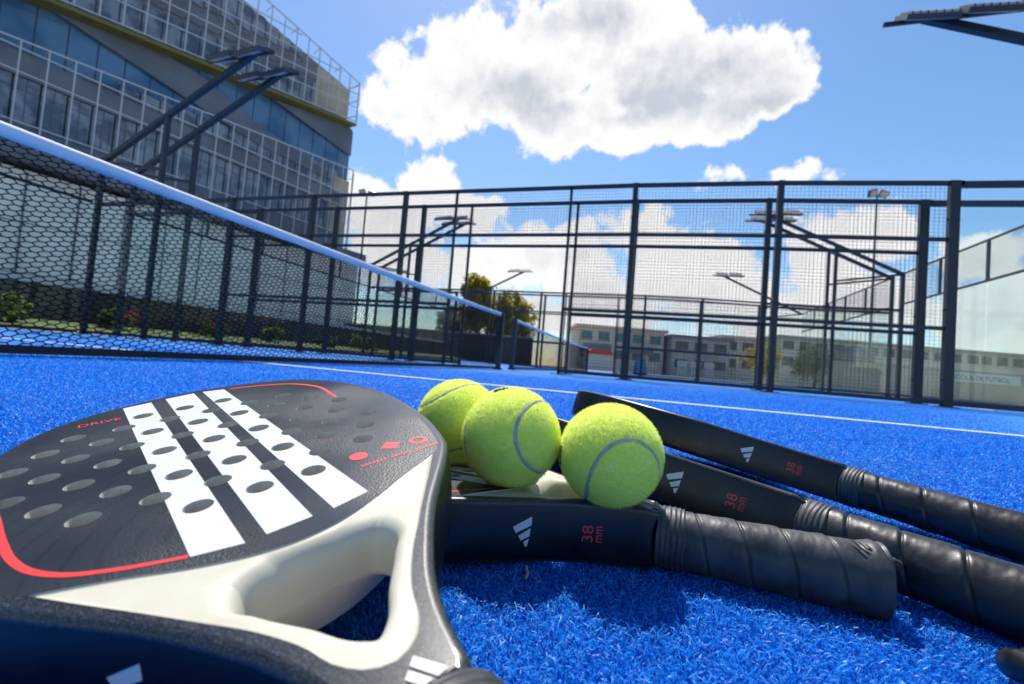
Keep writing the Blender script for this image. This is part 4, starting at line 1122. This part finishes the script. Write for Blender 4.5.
    gcore = M_('MULTIPLY', M_('SUBTRACT', fbm(2.2, 3, .5, (5,3.1,0)), .5), 2.0)
    core = M_('MAXIMUM', core, M_('MINIMUM', gcore, M_('MULTIPLY', away, 3.0)))
    shade = M_('ADD', M_('MULTIPLY', M_('SUBTRACT', soft, .5), 1.6), core)
    inner = sstep(dens, .25, .75)
    shade = M_('SUBTRACT', M_('MULTIPLY', sstep(shade, -.45, .85), .92), M_('MULTIPLY', relief, 1.9))
    shade = M_('ADD', shade, M_('MULTIPLY', M_('SUBTRACT', n2, .5), .25))
    lowm = sstep(M_('SUBTRACT', low, big), -.1, .1)
    inner = M_('MULTIPLY', inner, M_('SUBTRACT', 1.0, M_('MULTIPLY', lowm, .45)))
    shade = M_('MULTIPLY', shade, inner, None, True)
    cmix = N('ShaderNodeMix'); cmix.data_type = 'RGBA'; Lk(shade, cmix.inputs['Factor'])
    k = 1.0/SKY_STRENGTH
    cmix.inputs['A'].default_value = (.60*k, .60*k, .605*k, 1); cmix.inputs['B'].default_value = (.35*k, .375*k, .425*k, 1)
    sat = N('ShaderNodeHueSaturation'); sat.inputs['Saturation'].default_value = SKY_SAT; sat.inputs['Value'].default_value = SKY_VAL; Lk(st.outputs[0], sat.inputs['Color'])
    mx = N('ShaderNodeMix'); mx.data_type = 'RGBA'; Lk(mask, mx.inputs['Factor']); Lk(sat.outputs[0], mx.inputs['A']); Lk(cmix.outputs['Result'], mx.inputs['B'])
    Lk(mx.outputs['Result'], bg.inputs['Color'])
SKY_STRENGTH = .10; SKY_SAT = 1.2; SKY_VAL = 1.0
CLOUD_BIG = [(455,92,78,44,.62),(420,118,62,32,.6),(520,75,95,62),(560,120,80,40),(600,40,110,62),(660,70,110,60),(735,62,75,58),(700,110,95,40),(770,90,42,36),(380,112,34,18,.55),(620,130,60,26),(468,45,48,20,.6),
   (726,173,34,15,.5),(788,174,38,16,.5)]
CLOUD_CORE = [(515,98,75,32),(590,15,70,34),(700,80,110,42),(640,100,60,28),(750,108,60,24),(985,285,70,40),(1010,330,80,40),(560,262,50,18),(610,300,95,18),(700,300,60,15),(440,240,40,16),(860,300,44,22),(400,215,20,12),(480,300,80,16),(640,235,25,10)]
CLOUD_LOW = [(430,205,60,48,.62),(372,195,34,30,.62),(470,215,40,34,.62),(400,250,90,40,.62),(630,235,60,30,.62),(560,250,70,34,.62),(700,275,90,40,.62),(610,290,110,40,.62),(820,245,50,40,.62),(880,240,46,42,.62),(855,300,90,44,.62),(985,255,60,36,.62),(1000,310,90,50,.62),(480,270,80,30,.62),(560,315,90,26,.62),(760,310,90,30,.62)]
sky()
sun = bpy.data.lights.new('sun', 'SUN'); sun.energy = 3.6; sun.angle = R(.53); sun.color = (1.0,.955,.89)
so = bpy.data.objects.new('sun', sun); C.objects.link(so)
sd = Vector((-math.sin(SUN_AZ)*math.cos(SUN_EL), math.cos(SUN_AZ)*math.cos(SUN_EL), math.sin(SUN_EL)))
so.rotation_euler = sd.to_track_quat('Z', 'Y').to_euler(); so.location = (0,0,30)

# ------------------------------------------------------------------ camera
cam = bpy.data.cameras.new('camera'); co = bpy.data.objects.new('camera', cam); C.objects.link(co); sc.camera = co
f2 = FWD*math.cos(PIT)+Vector((0,0,1))*math.sin(PIT); u2 = Vector((0,0,1))*math.cos(PIT)-FWD*math.sin(PIT)
r3 = RIGHT*math.cos(ROL)-u2*math.sin(ROL); u3 = u2*math.cos(ROL)+RIGHT*math.sin(ROL); b3 = -f2
co.matrix_world = Matrix(((r3.x,u3.x,b3.x,CAM.x),(r3.y,u3.y,b3.y,CAM.y),(r3.z,u3.z,b3.z,CAM.z),(0,0,0,1)))
cam.sensor_width = 36; cam.sensor_fit = 'HORIZONTAL'; cam.lens = FPX*36/1024; cam.clip_start = .01; cam.clip_end = 3000
cam.dof.use_dof = True; cam.dof.focus_distance = .33; cam.dof.aperture_fstop = 11.0
sc.render.engine = 'CYCLES'; cy = sc.cycles
cy.max_bounces = 8; cy.diffuse_bounces = 3; cy.glossy_bounces = 3; cy.transparent_max_bounces = 24; cy.use_denoising = True; cy.caustics_reflective = False; cy.caustics_refractive = False
sc.view_settings.view_transform = 'Standard'; sc.view_settings.look = 'None'; sc.view_settings.exposure = .75; sc.view_settings.gamma = 1
